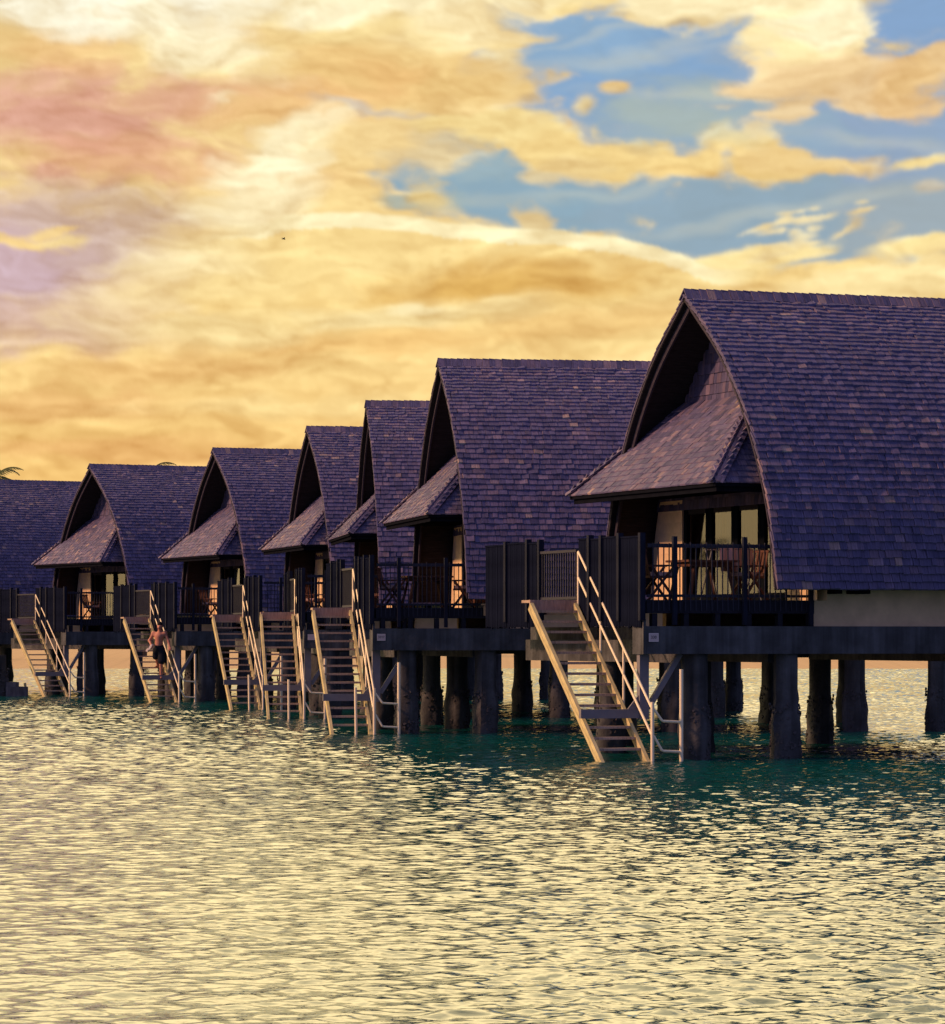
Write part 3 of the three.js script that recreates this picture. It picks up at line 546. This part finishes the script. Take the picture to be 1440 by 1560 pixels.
  for (let k = 0; k < 4; k++) {
    const z0 = -2.24 + k * 1.195, z1 = z0 + 1.185;
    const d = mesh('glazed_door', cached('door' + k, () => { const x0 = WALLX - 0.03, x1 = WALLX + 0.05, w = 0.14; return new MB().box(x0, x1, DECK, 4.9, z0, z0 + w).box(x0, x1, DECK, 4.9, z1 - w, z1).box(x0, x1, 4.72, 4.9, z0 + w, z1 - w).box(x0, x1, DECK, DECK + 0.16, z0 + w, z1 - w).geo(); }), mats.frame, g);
    mesh('pane', cached('pane' + k, () => new MB().quad([WALLX + 0.01, DECK + 0.16, z0 + 0.14], [WALLX + 0.01, DECK + 0.16, z1 - 0.14], [WALLX + 0.01, 4.72, z1 - 0.14], [WALLX + 0.01, 4.72, z0 + 0.14]).geo()), mats.glass, d);
    mesh('curtain', cached('curtain' + k, () => { const m = new MB(), n = 18, zs = k % 2 ? [z0 + 0.1, z0 + 0.62] : [z1 - 0.62, z1 - 0.1]; for (let i = 0; i < n; i++) { const a = lerp(zs[0], zs[1], i / n), b = lerp(zs[0], zs[1], (i + 1) / n), f = (q) => WALLX + 0.3 + 0.03 * Math.sin(q * 38); m.quad([f(a), DECK, a], [f(b), DECK, b], [f(b), 4.85, b], [f(a), 4.85, a]); } return m.geo(); }), mats.curtain, d);
  }
  mesh('room', cached('room', () => new MB().box(6, 6.1, DECK, 4.9, -3.2, 3.2).box(WALLX + 0.15, 6.1, 4.91, 5.0, -3.2, 3.2).box(WALLX + 0.15, 6.1, DECK, 4.9, 3.12, 3.2).box(WALLX + 0.15, 6.1, DECK, 4.9, -3.2, -3.12).box(WALLX + 0.06, 6.1, DECK - 0.12, DECK - 0.002, -3.2, 3.2).geo()), mats.room, g);
  // side wall under the near eave with rafter feet, and the other walls
  mesh('side_wall', cached('sw', () => new MB().box(WALLX + 0.02, LONG - 0.4, BEAM1, 3.75, 3.22, 3.40).geo()), mats.stucco, g);
  mesh('side_wall', cached('sw2', () => new MB().box(WALLX + 0.02, LONG - 0.4, BEAM1, 3.75, -3.40, -3.22).geo()), mats.stucco, g);
  mesh('rear_wall', cached('rw', () => { const m = new MB(); for (let y = BEAM1; y < RIDGE - 0.3; y += 0.2) { const a = Math.min(3.4, halfAt(Math.max(3.2, y)) - 0.15), b = Math.min(3.4, halfAt(Math.max(3.2, y + 0.2)) - 0.15); m.quad([LONG - 0.38, y, a], [LONG - 0.38, y, -a], [LONG - 0.38, y + 0.2, -b], [LONG - 0.38, y + 0.2, b]); } return m.geo(); }), mats.stucco, g);
  for (const x of [1.36, 1.86, 4.6, 7.4, 10.0]) mesh('rafter_foot', cached('rf' + x, () => new MB().box(x - (x < 1.5 ? 0.06 : 0.13), x + (x < 1.5 ? 0.06 : 0.13), 2.98, 3.34, 3.402, 3.86).geo()), mats.frame, g);
  // platform
  const x0 = -2.40 + V.ds;
  mesh('edge_beam', new MB().box(x0 + 0.05, LONG + 0.6, BEAM0, BEAM1, 3.12, 3.60), mats.concrete, g);
  mesh('end_plate', new MB().box(x0, x0 + 0.05, BEAM0 - 0.004, BEAM1 + 0.004, 3.10, 3.606).box(x0, x0 + 0.05, BEAM1 + 0.004, BEAM1 + 0.13, 3.42, 3.606).box(x0, x0 + 0.05, BEAM1 + 0.004, BEAM1 + 0.10, 3.10, 3.18), mats.concrete, g);
  mesh('edge_beam', new MB().box(x0 + 1.15, x0 + 1.55, BEAM0 + 0.02, BEAM1, -4.41, 3.11), mats.concrete, g);
  mesh('edge_beam', new MB().box(x0 + 1.15, LONG + 0.6, BEAM0 - 0.12, BEAM1, -4.85, -4.42), mats.concrete, g);
  mesh('slab', new MB().box(x0 + 1.56, LONG + 0.55, BEAM1 - 0.24, BEAM1 - 0.02, -4.41, 3.11), mats.concrete, g);
  for (const px of pileCols) mesh('pile_cap', new MB().box(px - 0.26, px + 0.26, BEAM0 - 0.16, BEAM1 - 0.25, -4.40, 3.10), mats.concrete, g);
  pileCols.forEach((px, i) => pileRows.forEach((pz, j) => {
    if ((j === 1 && i > 1) || (j === 2 && !i)) return;
    const v = (i * 3 + j + idx) % 5, pl = mesh('pile', cached('pile' + v, () => pileGeo(v)), mats.pile, g); pl.position.set(px, 0, pz); pl.rotation.y = (i * 5 + j * 3 + idx) * 0.7;
    stuff(mesh('mussel_crust', cached('crust' + v, () => crustGeo(v)), mats.crust, pl));
  }));
  mesh('deck', new MB().box(x0 + 0.05, WALLX, DECK - 0.03, DECK, -4.75, 3.57), mats.deck, g);
  mesh('deck_joist', new MB().box(x0 + 0.08, WALLX, DECK - 0.24, DECK - 0.032, 3.50, 3.56), mats.deck, g);
  mesh('deck_joist', new MB().box(x0 + 0.08, x0 + 0.14, DECK - 0.24, DECK - 0.032, -4.7, 3.49), mats.deck, g);
  for (let x = x0 + 0.25; x < WALLX; x += 0.62) mesh('packer', cached('packer' + x.toFixed(2), () => new MB().box(x - 0.05, x + 0.05, BEAM1, DECK - 0.242, 3.40, 3.54).geo()), mats.deck, g);
  if (V.plate) { const p = mesh('number_plate', new MB().box(x0 + 0.10, x0 + 0.29, 2.11, 2.265, 3.602, 3.618), mats.steel, g); const pg = new THREE.PlaneGeometry(0.188, 0.152); const f = mesh('plate_face', pg, M(1, 1, 1, { map: plateTexture(V.plate), roughness: 0.5 }), p); f.position.set(x0 + 0.195, 2.1875, 3.6205); }
  return g;
}

// ---------- privacy fence along the gable side of a deck ----------
function fence(V) {
  const g = thing('privacy_fence', `dark slatted privacy fence along the deck of the ${V.which}`, 'fence', V, 'privacy fences on the decks');
  const x = -2.42 + V.ds, seg = [[3.56, 2.58], [2.56, 1.74], [1.72, 1.16], [1.14, 0.60], [-1.36, -1.98], [-2.0, -3.14], [-3.16, -4.3]], R = rng(700 + V.seed);
  seg.forEach(([a, b], i) => {
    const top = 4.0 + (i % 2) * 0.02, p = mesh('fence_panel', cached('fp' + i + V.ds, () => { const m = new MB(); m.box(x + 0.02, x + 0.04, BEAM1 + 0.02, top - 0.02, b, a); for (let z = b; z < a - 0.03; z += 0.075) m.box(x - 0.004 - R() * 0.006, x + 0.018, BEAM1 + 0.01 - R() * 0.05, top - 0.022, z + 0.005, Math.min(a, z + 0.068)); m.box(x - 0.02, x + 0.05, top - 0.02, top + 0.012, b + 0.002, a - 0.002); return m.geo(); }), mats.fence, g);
    mesh('fence_post', cached('post' + i + V.ds, () => new MB().box(x - 0.05, x + 0.055, BEAM1 + 0.1, top + 0.06, a - 0.045, a + 0.06).geo()), mats.post, g);
  });
  mesh('gate', cached('gate' + V.ds, () => { const m = new MB(); m.box(x - 0.03, x + 0.03, 3.78, 3.83, -1.30, 0.52).box(x - 0.02, x + 0.02, DECK + 0.04, DECK + 0.09, -1.30, 0.52); for (let z = -1.25; z < 0.5; z += 0.12) m.box(x - 0.012, x + 0.012, DECK + 0.09, 3.78, z, z + 0.026); return m.geo(); }), mats.railing, g);
  return g;
}
// ---------- balustrade along the near edge of a deck ----------
function railing(V) {
  const g = thing('deck_railing', `dark upright-bar railing along the water side of the ${V.which}'s deck`, 'railing', V, 'bar railings on the decks');
  const xa = -2.30 + V.ds, xb = 0.98, z = 3.53;
  mesh('top_rail', new MB().box(xa, xb, 3.80, 3.87, z - 0.035, z + 0.035), mats.railing, g);
  mesh('bottom_rail', new MB().box(xa, xb, DECK + 0.05, DECK + 0.10, z - 0.02, z + 0.02), mats.railing, g);
  stuff(mesh('bars', (() => { const m = new MB(); for (let x = xa + 0.09; x < xb; x += 0.105) m.box(x, x + 0.018, DECK - 0.2, 3.90 + (Math.round(x * 10) % 3) * 0.02, z + 0.036, z + 0.054); return m; })(), mats.railing, g));
  for (const x of [xa + 0.5, -0.42, 0.9]) mesh('post', new MB().box(x - 0.04, x + 0.04, BEAM1 + 0.02, 4.0, z + 0.055, z + 0.13), mats.post, g);
  return g;
}
// ---------- stairs down to the water ----------
function stairs(V, extra) {
  const g = thing('water_staircase', V.stairLabel, 'staircase', V, 'wooden stairs down to the water');
  const xr = -2.50 + V.ds, xl = -3.38 + V.ds, zt = 0.57, H0 = 2.88, slope = 0.826, zAt = (y) => zt + (H0 - y) / slope, yAt = (z) => H0 - (z - zt) * slope;
  mesh('landing', new MB().box(xl, xr + 0.03, H0 - 0.05, H0, 0.12, zt - 0.03), mats.tread, g);
  mesh('riser_board', new MB().box(xl - 0.01, xr + 0.06, H0 - 0.21, H0 + 0.004, zt - 0.028, zt + 0.012), mats.riser, g);
  for (const x of [xl, xr]) mesh('stringer', new MB().bar([x, yAt(zt + 0.02) - 0.10, zt + 0.02], [x, -0.42, zAt(-0.42) - 0.12], 0.065, 0.17), mats.stair, g);
  for (let k = 1; k < 15; k++) { const y = H0 - 0.19 * k; if (y < 0.05) break; const z = zAt(y) - 0.02; mesh('tread', new MB().box(xl + 0.034, xr - 0.034, y - 0.045, y, z - 0.25, z + 0.03), mats.tread, g); }
  // posts and two rails on the platform side
  const xp = xr + 0.07, tops = [[zt + 0.03, H0 - 0.05, 0.93], [zt + 1.12, 0, 0.93], [zt + 2.2, 0, 0.93]];
  for (const [z, b, h] of tops) mesh('post', new MB().tube([[xp, yAt(z) - 0.2, z], [xp, yAt(z) + h, z]], 0.026, 8), mats.rail, g);
  const zb = 4.08, x2 = xp + 0.56;
  mesh('post', new MB().tube([[xp, -0.7, zb], [xp, 1.04, zb]], 0.035, 8), mats.rail, g); mesh('post', new MB().tube([[x2, -0.7, zb], [x2, 1.62, zb]], 0.037, 8), mats.rail, g);
  for (const [h, yEnd] of [[0.93, 0.70], [0.45, 0.17]]) { const z0 = zt + 0.03, z1 = zAt(yEnd) + h / slope; mesh('handrail', new MB().tube([[xp, yAt(z0) + h, z0], [xp, yAt(2.4) + h, 2.4], [xp, yAt(zb - 0.06) + h, zb - 0.06], [xp + 0.03, yAt(zb) + h, zb], [xp + 0.17, yEnd + 0.02, zb + 0.02], [xp + 0.20, yEnd, zb + 0.02], [x2, yEnd - 0.02, zb]], 0.024, 8), mats.rail, g); }
  if (extra) mesh('post', new MB().tube([[lerp(xl, xr, 0.62), -0.7, 4.05], [lerp(xl, xr, 0.62), 1.05, 3.9]], 0.032, 8), mats.rail, g);
  // hanger that carries the foot of the flight
  const hx = xr + 0.22, hz = 3.30;
  mesh('hanger', new MB().box(hx - 0.09, hx + 0.09, 0.72, BEAM0, hz - 0.07, hz + 0.07), mats.steel, g);
  mesh('cross_arm', new MB().box(xl - 0.12, hx - 0.092, 0.74, 0.90, hz - 0.05, hz + 0.05), mats.steel, g);
  mesh('gusset', new MB().tri([hx - 0.3, 0.902, hz + 0.02], [hx - 0.092, 0.902, hz + 0.02], [hx - 0.092, 1.15, hz + 0.02]).tri([hx - 0.092, 0.902, hz - 0.02], [hx - 0.3, 0.902, hz - 0.02], [hx - 0.092, 1.15, hz - 0.02]).quad([hx - 0.3, 0.902, hz + 0.02], [hx - 0.092, 1.15, hz + 0.02], [hx - 0.092, 1.15, hz - 0.02], [hx - 0.3, 0.902, hz - 0.02]), mats.steel, g);
  mesh('brace', new MB().bar([hx + 0.10, 0.92, hz], [hx + 0.72, BEAM0, hz], 0.09, 0.10), mats.steel, g);
  return g;
}
const VILLAS = [
  { x: 4.04, Z: 68.75, t: 20.5, ds: 0, singles: 2, reach: 4.6, plate: '330', label: 'nearest and largest villa, its long shingled roof cut off by the right edge', which: 'nearest villa', stairLabel: 'tan wooden stairs from the nearest villa, farthest to the right' },
  { x: -0.81, Z: 85.9, t: 9.8, ds: 0.3, singles: 1, reach: 5.4, plate: '3317', label: 'second villa from the right, its roof half behind the nearest villa\'s porch', which: 'second villa from the right', stairLabel: 'tan wooden stairs left of the second villa from the right, with open furniture deck behind' },
  { x: -2.98, Z: 101.1, t: 6.8, ds: 0.4, plate: ' ', label: 'third villa from the right, showing the narrowest slice of roof', which: 'third villa from the right', stairLabel: 'narrow wooden stairs seen almost head-on, third from the right' },
  { x: -5.2, Z: 113.4, t: 13.5, ds: 0.3, label: 'fourth villa from the right, in the middle of the row', which: 'fourth villa from the right', stairLabel: 'wooden stairs third from the left, close beside the head-on narrow stairs' },
  { x: -9.08, Z: 126.4, t: 21, ds: 0, label: 'fifth villa from the right, behind the person on the stairs', which: 'fifth villa from the right', stairLabel: 'wooden stairs that carry the bathing person' },
  { x: -14.65, Z: 138.2, t: 28, ds: 0, label: 'second villa from the left, its whole front gable in view', which: 'second villa from the left', stairLabel: 'leftmost wooden stairs, slanting down past the empty left corner' },
  { x: -22.2, Z: 150.7, t: 32, ds: 0, label: 'farthest villa, only the back of its roof showing at the left edge', which: 'farthest villa' },
].map((v, i) => ({ ...v, z: -v.Z, turn: v.t * RAD, seed: i }));
VILLAS.forEach((V, i) => { villa(V, i); fence(V); railing(V); if (V.stairLabel) stairs(V, i > 0 && i < 4); });

// ---------- furniture on the decks ----------
function local(V, x, z) { const c = Math.cos(V.turn), s = Math.sin(V.turn); return { x: V.x + x * c + z * s, z: V.z - x * s + z * c }; }
function chairAt(V, x, z, turn, label) {
  const q = local(V, x, z), g = thing('deck_chair', label, 'chair', { ...q, y: DECK, turn: V.turn + turn }, 'chairs on the villa decks');
  mesh('seat', cached('cseat', () => new MB().box(-0.25, 0.25, 0.41, 0.45, -0.24, 0.24).geo()), mats.teak, g);
  mesh('cushion', cached('ccush', () => new MB().box(-0.22, 0.22, 0.45, 0.52, -0.21, 0.21).geo()), mats.cushion, g);
  mesh('backrest', cached('cback', () => { const m = new MB(); for (let k = 0; k < 5; k++) m.bar([-0.20 + k * 0.1, 0.45, -0.23], [-0.20 + k * 0.1, 0.90, -0.32], 0.06, 0.018); m.bar([-0.26, 0.91, -0.325], [0.26, 0.91, -0.325], 0.05, 0.04); return m.geo(); }), mats.teak, g);
  for (const sx of [-1, 1]) { mesh('leg', cached('cl1' + sx, () => new MB().bar([sx * 0.235, 0, 0.26], [sx * 0.235, 0.62, -0.2], 0.03, 0.045).geo()), mats.teak, g); mesh('leg', cached('cl2' + sx, () => new MB().bar([sx * 0.265, 0, -0.28], [sx * 0.265, 0.62, 0.22], 0.03, 0.045).geo()), mats.teak, g); mesh('armrest', cached('ca' + sx, () => new MB().box(sx * 0.26 - 0.035, sx * 0.26 + 0.035, 0.62, 0.65, -0.28, 0.26).geo()), mats.teak, g); }
  return g;
}
function tableAt(V, x, z, turn, label) {
  const q = local(V, x, z), g = thing('deck_table', label, 'table', { ...q, y: DECK, turn: V.turn + turn }, 'tables on the villa decks');
  const top = mesh('tabletop', cached('tt', () => new MB().box(-0.55, 0.55, 0.70, 0.74, -0.4, 0.4).box(-0.48, 0.48, 0.62, 0.699, -0.33, 0.33).geo()), mats.teak, g);
  for (const sx of [-1, 1]) for (const sz of [-1, 1]) mesh('leg', cached('tl' + sx + sz, () => new MB().bar([sx * 0.50, 0, sz * 0.34], [sx * 0.36, 0.62, sz * 0.28], 0.055, 0.055).geo()), mats.teak, g);
  return g;
}
const [A, B, C3, D4, E5, F6] = VILLAS;
tableAt(A, -0.75, 2.5, 0.15, 'reddish wooden table behind the nearest villa\'s railing');
chairAt(A, -1.62, 2.45, 1.5, 'wooden armchair left of the table on the nearest villa\'s deck');
chairAt(A, 0.1, 2.6, -1.4, 'wooden armchair right of the table on the nearest villa\'s deck');
tableAt(B, -0.7, 2.5, 0.1, 'reddish wooden table on the second villa\'s deck');
chairAt(B, -1.5, 2.6, 1.2, 'wooden armchair left of the table on the second villa\'s deck');
chairAt(B, 0.15, 2.7, -1.7, 'wooden armchair right of the table on the second villa\'s deck');
chairAt(C3, 0.0, 2.4, 0.6, 'wooden armchair on the third villa\'s deck');
chairAt(D4, -0.2, 2.4, 0.9, 'wooden armchair on the fourth villa\'s deck');
chairAt(E5, -0.9, 2.7, 0.7, 'wooden armchair on the fifth villa\'s deck');
chairAt(F6, -1.0, 2.7, 0.7, 'wooden armchair on the second-from-left villa\'s deck');
{ // folding drying rack with towels on the nearest deck
  const q = local(A, 0.05, 2.0), g = thing('drying_rack', 'folding drying rack with pink towels behind the nearest villa\'s railing', 'drying rack', { ...q, y: DECK, turn: A.turn + 0.2 });
  const fr = new MB(); for (const s of [-1, 1]) fr.bar([s * 0.5, 0, -0.28], [s * 0.5, 0.95, 0.1], 0.02, 0.02).bar([s * 0.5, 0, 0.28], [s * 0.5, 0.95, -0.1], 0.02, 0.02); for (let k = 0; k < 6; k++) fr.bar([-0.5, 0.95, -0.25 + k * 0.1], [0.5, 0.95, -0.25 + k * 0.1], 0.012, 0.012); mesh('frame', fr, mats.metal, g);
  for (const [a, b, z, h] of [[-0.42, -0.02, 0.26, 0.42], [0.06, 0.40, 0.16, 0.34]]) { const m = new MB(), n = 8; for (let i = 0; i < n; i++) { const x0 = lerp(a, b, i / n), x1 = lerp(a, b, (i + 1) / n), f = (x) => z + 0.02 * Math.sin(x * 30); m.quad([x0, 0.96 - h, f(x0)], [x1, 0.96 - h, f(x1)], [x1, 0.972, f(x1)], [x0, 0.972, f(x0)]); m.quad([x0, 0.972, f(x0)], [x1, 0.972, f(x1)], [x1, 0.972, f(x1) - 0.03], [x0, 0.972, f(x0) - 0.03]); m.quad([x1, 0.96 - h * 0.8, f(x1) - 0.03], [x0, 0.96 - h * 0.8, f(x0) - 0.03], [x0, 0.972, f(x0) - 0.03], [x1, 0.972, f(x1) - 0.03]); } mesh('towel', m, mats.cloth, g); }
}
{ // square wooden tub chair at the right of the second deck
  const q = local(B, 0.62, 2.9), g = thing('planter_box', 'square brown planter box beside the roof edge on the second villa\'s deck', 'planter', { ...q, y: DECK, turn: B.turn });
  const b = new MB(); for (const [x0, x1, z0, z1] of [[-0.3, 0.3, 0.26, 0.3], [-0.3, 0.3, -0.3, -0.26], [-0.3, -0.26, -0.26, 0.26], [0.26, 0.3, -0.26, 0.26]]) b.box(x0, x1, 0.12, 0.72, z0, z1); b.box(-0.26, 0.26, 0.14, 0.66, -0.26, 0.26); mesh('box', b, mats.teak, g);
  for (const sx of [-1, 1]) for (const sz of [-1, 1]) mesh('foot', new MB().box(sx * 0.25 - 0.03, sx * 0.25 + 0.03, 0, 0.12, sz * 0.25 - 0.03, sz * 0.25 + 0.03), mats.frame, g);
  const R = rng(31), l = new MB(); for (let k = 0; k < 60; k++) { const a = R() * 6.28, r = 0.2 * R(), h = 0.7 + R() * 0.22, t = [Math.cos(a), 0.5 + R(), Math.sin(a)], L = Math.hypot(...t), X = [-Math.sin(a), 0, Math.cos(a)]; l.obox([r * Math.cos(a), h, r * Math.sin(a)], X, t.map((v) => v / L), [Math.cos(a) * 0.7, -0.7, Math.sin(a) * 0.7], 0.018, 0.07, 0.003); } stuff(mesh('leaves', l, M(0.10, 0.09, 0.06, { roughness: 0.8 }), g));
}
// ---------- palms on the beach ----------
function palm(x, Z, h, seed, label) {
  const g = thing('palm_tree', label, 'palm tree', { x, y: 0.7, z: -Z, turn: seed }), R = rng(2000 + seed), lx = (R() - 0.5) * 2.2;
  const P = (t) => [lx * t * t, h * t, 0.4 * Math.sin(t * 3)];
  mesh('trunk', new MB().tube(Array.from({ length: 14 }, (_, i) => P(i / 13)), 0.24, 9, null, 0.13), wood(0.13, 0.10, 0.075), g);
  const m = new MB(), top = P(1);
  for (let f = 0; f < 22; f++) {
    const a = f / 22 * 6.283 + R() * 0.3, up = 1.25 - (f % 4) * 0.42 + (R() - 0.5) * 0.3, len = 2.9 + R() * 0.8, n = 16; let p = [...top], el = up;
    for (let i = 0; i < n; i++) {
      const st = len / n, q = [p[0] + Math.cos(a) * Math.cos(el) * st, p[1] + Math.sin(el) * st, p[2] + Math.sin(a) * Math.cos(el) * st];
      m.bar(p, q, 0.035, 0.03);
      const ll = 0.62 * Math.sin(Math.PI * (0.12 + 0.86 * i / n));
      for (const s of [-1, 1]) for (const o of [0, 0.5]) { const b = [lerp(p[0], q[0], o), lerp(p[1], q[1], o), lerp(p[2], q[2], o)], out = [-Math.sin(a) * s * 0.75 + Math.cos(a) * 0.5, -0.35 - R() * 0.3, Math.cos(a) * s * 0.75 + Math.sin(a) * 0.5], e = [b[0] + out[0] * ll, b[1] + out[1] * ll, b[2] + out[2] * ll], wv = [Math.cos(a) * 0.035, 0.02, Math.sin(a) * 0.035]; m.tri([b[0] - wv[0], b[1] - wv[1], b[2] - wv[2]], [b[0] + wv[0], b[1] + wv[1], b[2] + wv[2]], e); }
      p = q; el -= 0.11 + 0.03 * R();
    }
  }
  mesh('crown', m, new THREE.MeshPhysicalMaterial({ color: new THREE.Color().setRGB(0.06, 0.085, 0.025), roughness: 0.9, side: THREE.DoubleSide }), g);
}
palm(-34.9, 266, 12.6, 1, 'palm with green fronds rising over the farthest roof at the left edge');
palm(-24.4, 268, 12.9, 2, 'palm whose frond tips just show above the second-from-left roof');
palm(-190, 266, 9.5, 3, 'palm mirrored in the nearest villa\'s glass doors');
palm(-186, 272, 6.5, 4, 'shorter palm mirrored in the nearest villa\'s glass doors');
// ---------- bird ----------
{
  const g = thing('bird', 'small dark bird flying in front of the pale cloud', 'bird', { x: -11.4, y: 26.2, z: -218, turn: 0.5 }), m = M(0.03, 0.028, 0.03);
  mesh('body', new MB().tube([[-0.13, 0, 0], [-0.06, 0.01, 0], [0.02, 0.012, 0], [0.10, 0, 0]], 0.018, 8, null, 0.03), m, g);
  for (const s of [-1, 1]) mesh('wing', new MB().quad([-0.04, 0.01, 0], [0.05, 0.01, 0], [0.03, 0.10, s * 0.14], [-0.03, 0.10, s * 0.14]).tri([-0.03, 0.10, s * 0.14], [0.03, 0.10, s * 0.14], [-0.09, 0.07, s * 0.30]), m, g);
}
// ---------- stub of a pier and its step at the left edge ----------
{
  const g = thing('concrete_step', 'low grey concrete step beside the dark pile at the left edge', 'step', { x: -17.0, z: -134.5, turn: 0.4 });
  mesh('block', new MB().box(-0.5, 0.35, -0.6, 0.34, -0.4, 0.4).box(-0.5, 0.0, 0.341, 0.52, -0.4, 0.4), M(0.26, 0.24, 0.25, { map: streakT }), g);
  mesh('leg', new MB().bar([0.4, -0.5, 0.3], [0.25, 0.48, 0.3], 0.08, 0.08), mats.stair, g);
  const p = thing('mooring_pile', 'thick dark weed-covered pile in the water at the left edge', 'pile', { x: -17.75, z: -134.2, turn: 0 });
  const pm = mesh('shaft', pileGeo(7), mats.pile, p); pm.scale.set(1.7, 0.8, 1.7); const cm = stuff(mesh('mussel_crust', crustGeo(8), mats.crust, p)); cm.scale.set(1.75, 1.1, 1.75);
}

// ---------- person on the stairs ----------
{
  const V = E5, q = local(V, -2.86, 3.12), g = thing('person', 'bare-chested person in dark shorts with a pale towel, stepping down the stairs', 'person', { ...q, y: 0.79, turn: V.turn - 0.5 });
  // joints: x = person's left, y up, z forward (towards the viewer)
  const J = { ankleL: [0.10, 0.09, 0.12], kneeL: [0.12, 0.50, 0.20], hipL: [0.10, 0.97, 0.02], ankleR: [-0.12, 0.46, -0.34], kneeR: [-0.12, 0.80, -0.02], hipR: [-0.10, 0.97, -0.03], pelvis: [0, 1.0, 0], belly: [0, 1.17, 0.01], chest: [0.02, 1.42, 0.03], neck: [0.04, 1.62, 0.05], shL: [0.22, 1.53, 0.04], shR: [-0.19, 1.52, 0.0], elL: [0.34, 1.26, 0.06], haL: [0.42, 1.02, 0.16], elR: [-0.33, 1.28, 0.02], haR: [-0.20, 1.10, 0.24], head: [0.05, 1.75, 0.10] };
  const bones = [['ankleL', 'kneeL', 0.045, 0.062], ['kneeL', 'hipL', 0.066, 0.092], ['ankleR', 'kneeR', 0.045, 0.062], ['kneeR', 'hipR', 0.066, 0.092], ['pelvis', 'belly', 0.135, 0.125], ['belly', 'chest', 0.125, 0.150], ['shL', 'chest', 0.078, 0.13], ['shR', 'chest', 0.078, 0.13], ['chest', 'neck', 0.11, 0.058], ['neck', 'head', 0.055, 0.06], ['shL', 'elL', 0.058, 0.044], ['elL', 'haL', 0.043, 0.032], ['shR', 'elR', 0.058, 0.044], ['elR', 'haR', 0.043, 0.032]].map(([a, b, r, s]) => [J[a], J[b], r, s]);
  const foot = (a, f) => { bones.push([[a[0], a[1] - 0.05, a[2] - 0.03], [a[0] + f * 0.03, a[1] - 0.065, a[2] + 0.17], 0.042, 0.028]); };
  foot(J.ankleL, 1); foot(J.ankleR, -1);
  bones.push([[0.05, 1.79, 0.08], [0.05, 1.725, 0.14], 0.098, 0.072], [[0.05, 1.755, 0.19], [0.05, 1.73, 0.215], 0.018, 0.02]);
  for (const [h, s] of [[J.haL, 1], [J.haR, -1]]) { for (let k = 0; k < 4; k++) { const o = (k - 1.5) * 0.021; bones.push([[h[0] + o, h[1] - 0.02, h[2] + 0.03], [h[0] + o, h[1] - 0.075 + Math.abs(o) * 0.3, h[2] + 0.055], 0.013, 0.010]); } bones.push([h, [h[0] - s * 0.045, h[1] - 0.03, h[2] + 0.05], 0.016, 0.011], [[h[0] - 0.02, h[1], h[2]], [h[0] + 0.02, h[1] - 0.02, h[2] + 0.03], 0.034, 0.032]); }
  const sd = (p, list, k) => { let d = 9; for (const [a, b, r, s] of list) { const ab = [b[0] - a[0], b[1] - a[1], b[2] - a[2]], ap = [p[0] - a[0], p[1] - a[1], p[2] - a[2]], t = Math.max(0, Math.min(1, (ap[0] * ab[0] + ap[1] * ab[1] + ap[2] * ab[2]) / (ab[0] ** 2 + ab[1] ** 2 + ab[2] ** 2))), e = Math.hypot(ap[0] - ab[0] * t, ap[1] - ab[1] * t, ap[2] - ab[2] * t) - lerp(r, s, t), h = Math.max(0, k - Math.abs(d - e)) / k; d = Math.min(d, e) - h * h * k / 4; } return d; };
  function march(list, c, half, N, k) {
    const mc = new MarchingCubes(N, new THREE.MeshBasicMaterial(), false, false, 60000); mc.isolation = 0; const n2 = N / 2;
    for (let z = 0; z < N; z++) for (let y = 0; y < N; y++) for (let x = 0; x < N; x++) mc.field[x + y * N + z * N * N] = -sd([c[0] + (x - n2) / n2 * half, c[1] + (y - n2) / n2 * half, c[2] + (z - n2) / n2 * half], list, k);
    mc.update(); const n = mc.count, g = new THREE.BufferGeometry(), P = mc.positionArray.slice(0, n * 3), Nn = mc.normalArray.slice(0, n * 3);
    for (let i = 0; i < n; i++) for (let j = 0; j < 3; j++) P[i * 3 + j] = P[i * 3 + j] * half + c[j];
    g.setAttribute('position', new THREE.BufferAttribute(P, 3)); g.setAttribute('normal', new THREE.BufferAttribute(Nn, 3)); g.setAttribute('uv', new THREE.BufferAttribute(new Float32Array(n * 2), 2)); return g;
  }
  mesh('body', march(bones, [0.05, 0.95, 0], 1.02, 112, 0.045), M(0.44, 0.20, 0.14, { roughness: 0.6 }), g);
  mesh('hair', march([[[0.05, 1.835, 0.095], [0.05, 1.78, 0.02], 0.092, 0.098]], [0.05, 1.81, 0.05], 0.22, 30, 0.02), M(0.012, 0.010, 0.010), g);
  mesh('shorts', march([[J.pelvis, [0, 1.08, 0.0], 0.155, 0.145], [J.hipL, [0.125, 0.58, 0.19], 0.118, 0.125], [J.hipR, [-0.12, 0.74, -0.01], 0.118, 0.11]], [0, 0.85, 0], 0.5, 44, 0.05), M(0.012, 0.014, 0.02, { roughness: 1 }), g);
  const t = new MB(), n = 10; for (let i = 0; i < n; i++) { const f = (k) => [-0.16 - 0.20 * k / n, 1.12 - 0.20 * k / n + 0.02 * Math.sin(k), 0.27 - 0.05 * k / n], a = f(i), b = f(i + 1); t.bar(a, b, 0.12, 0.07); }
  mesh('towel', t, M(0.75, 0.66, 0.58, { roughness: 1 }), g);
}
renderer.render(scene, camera);
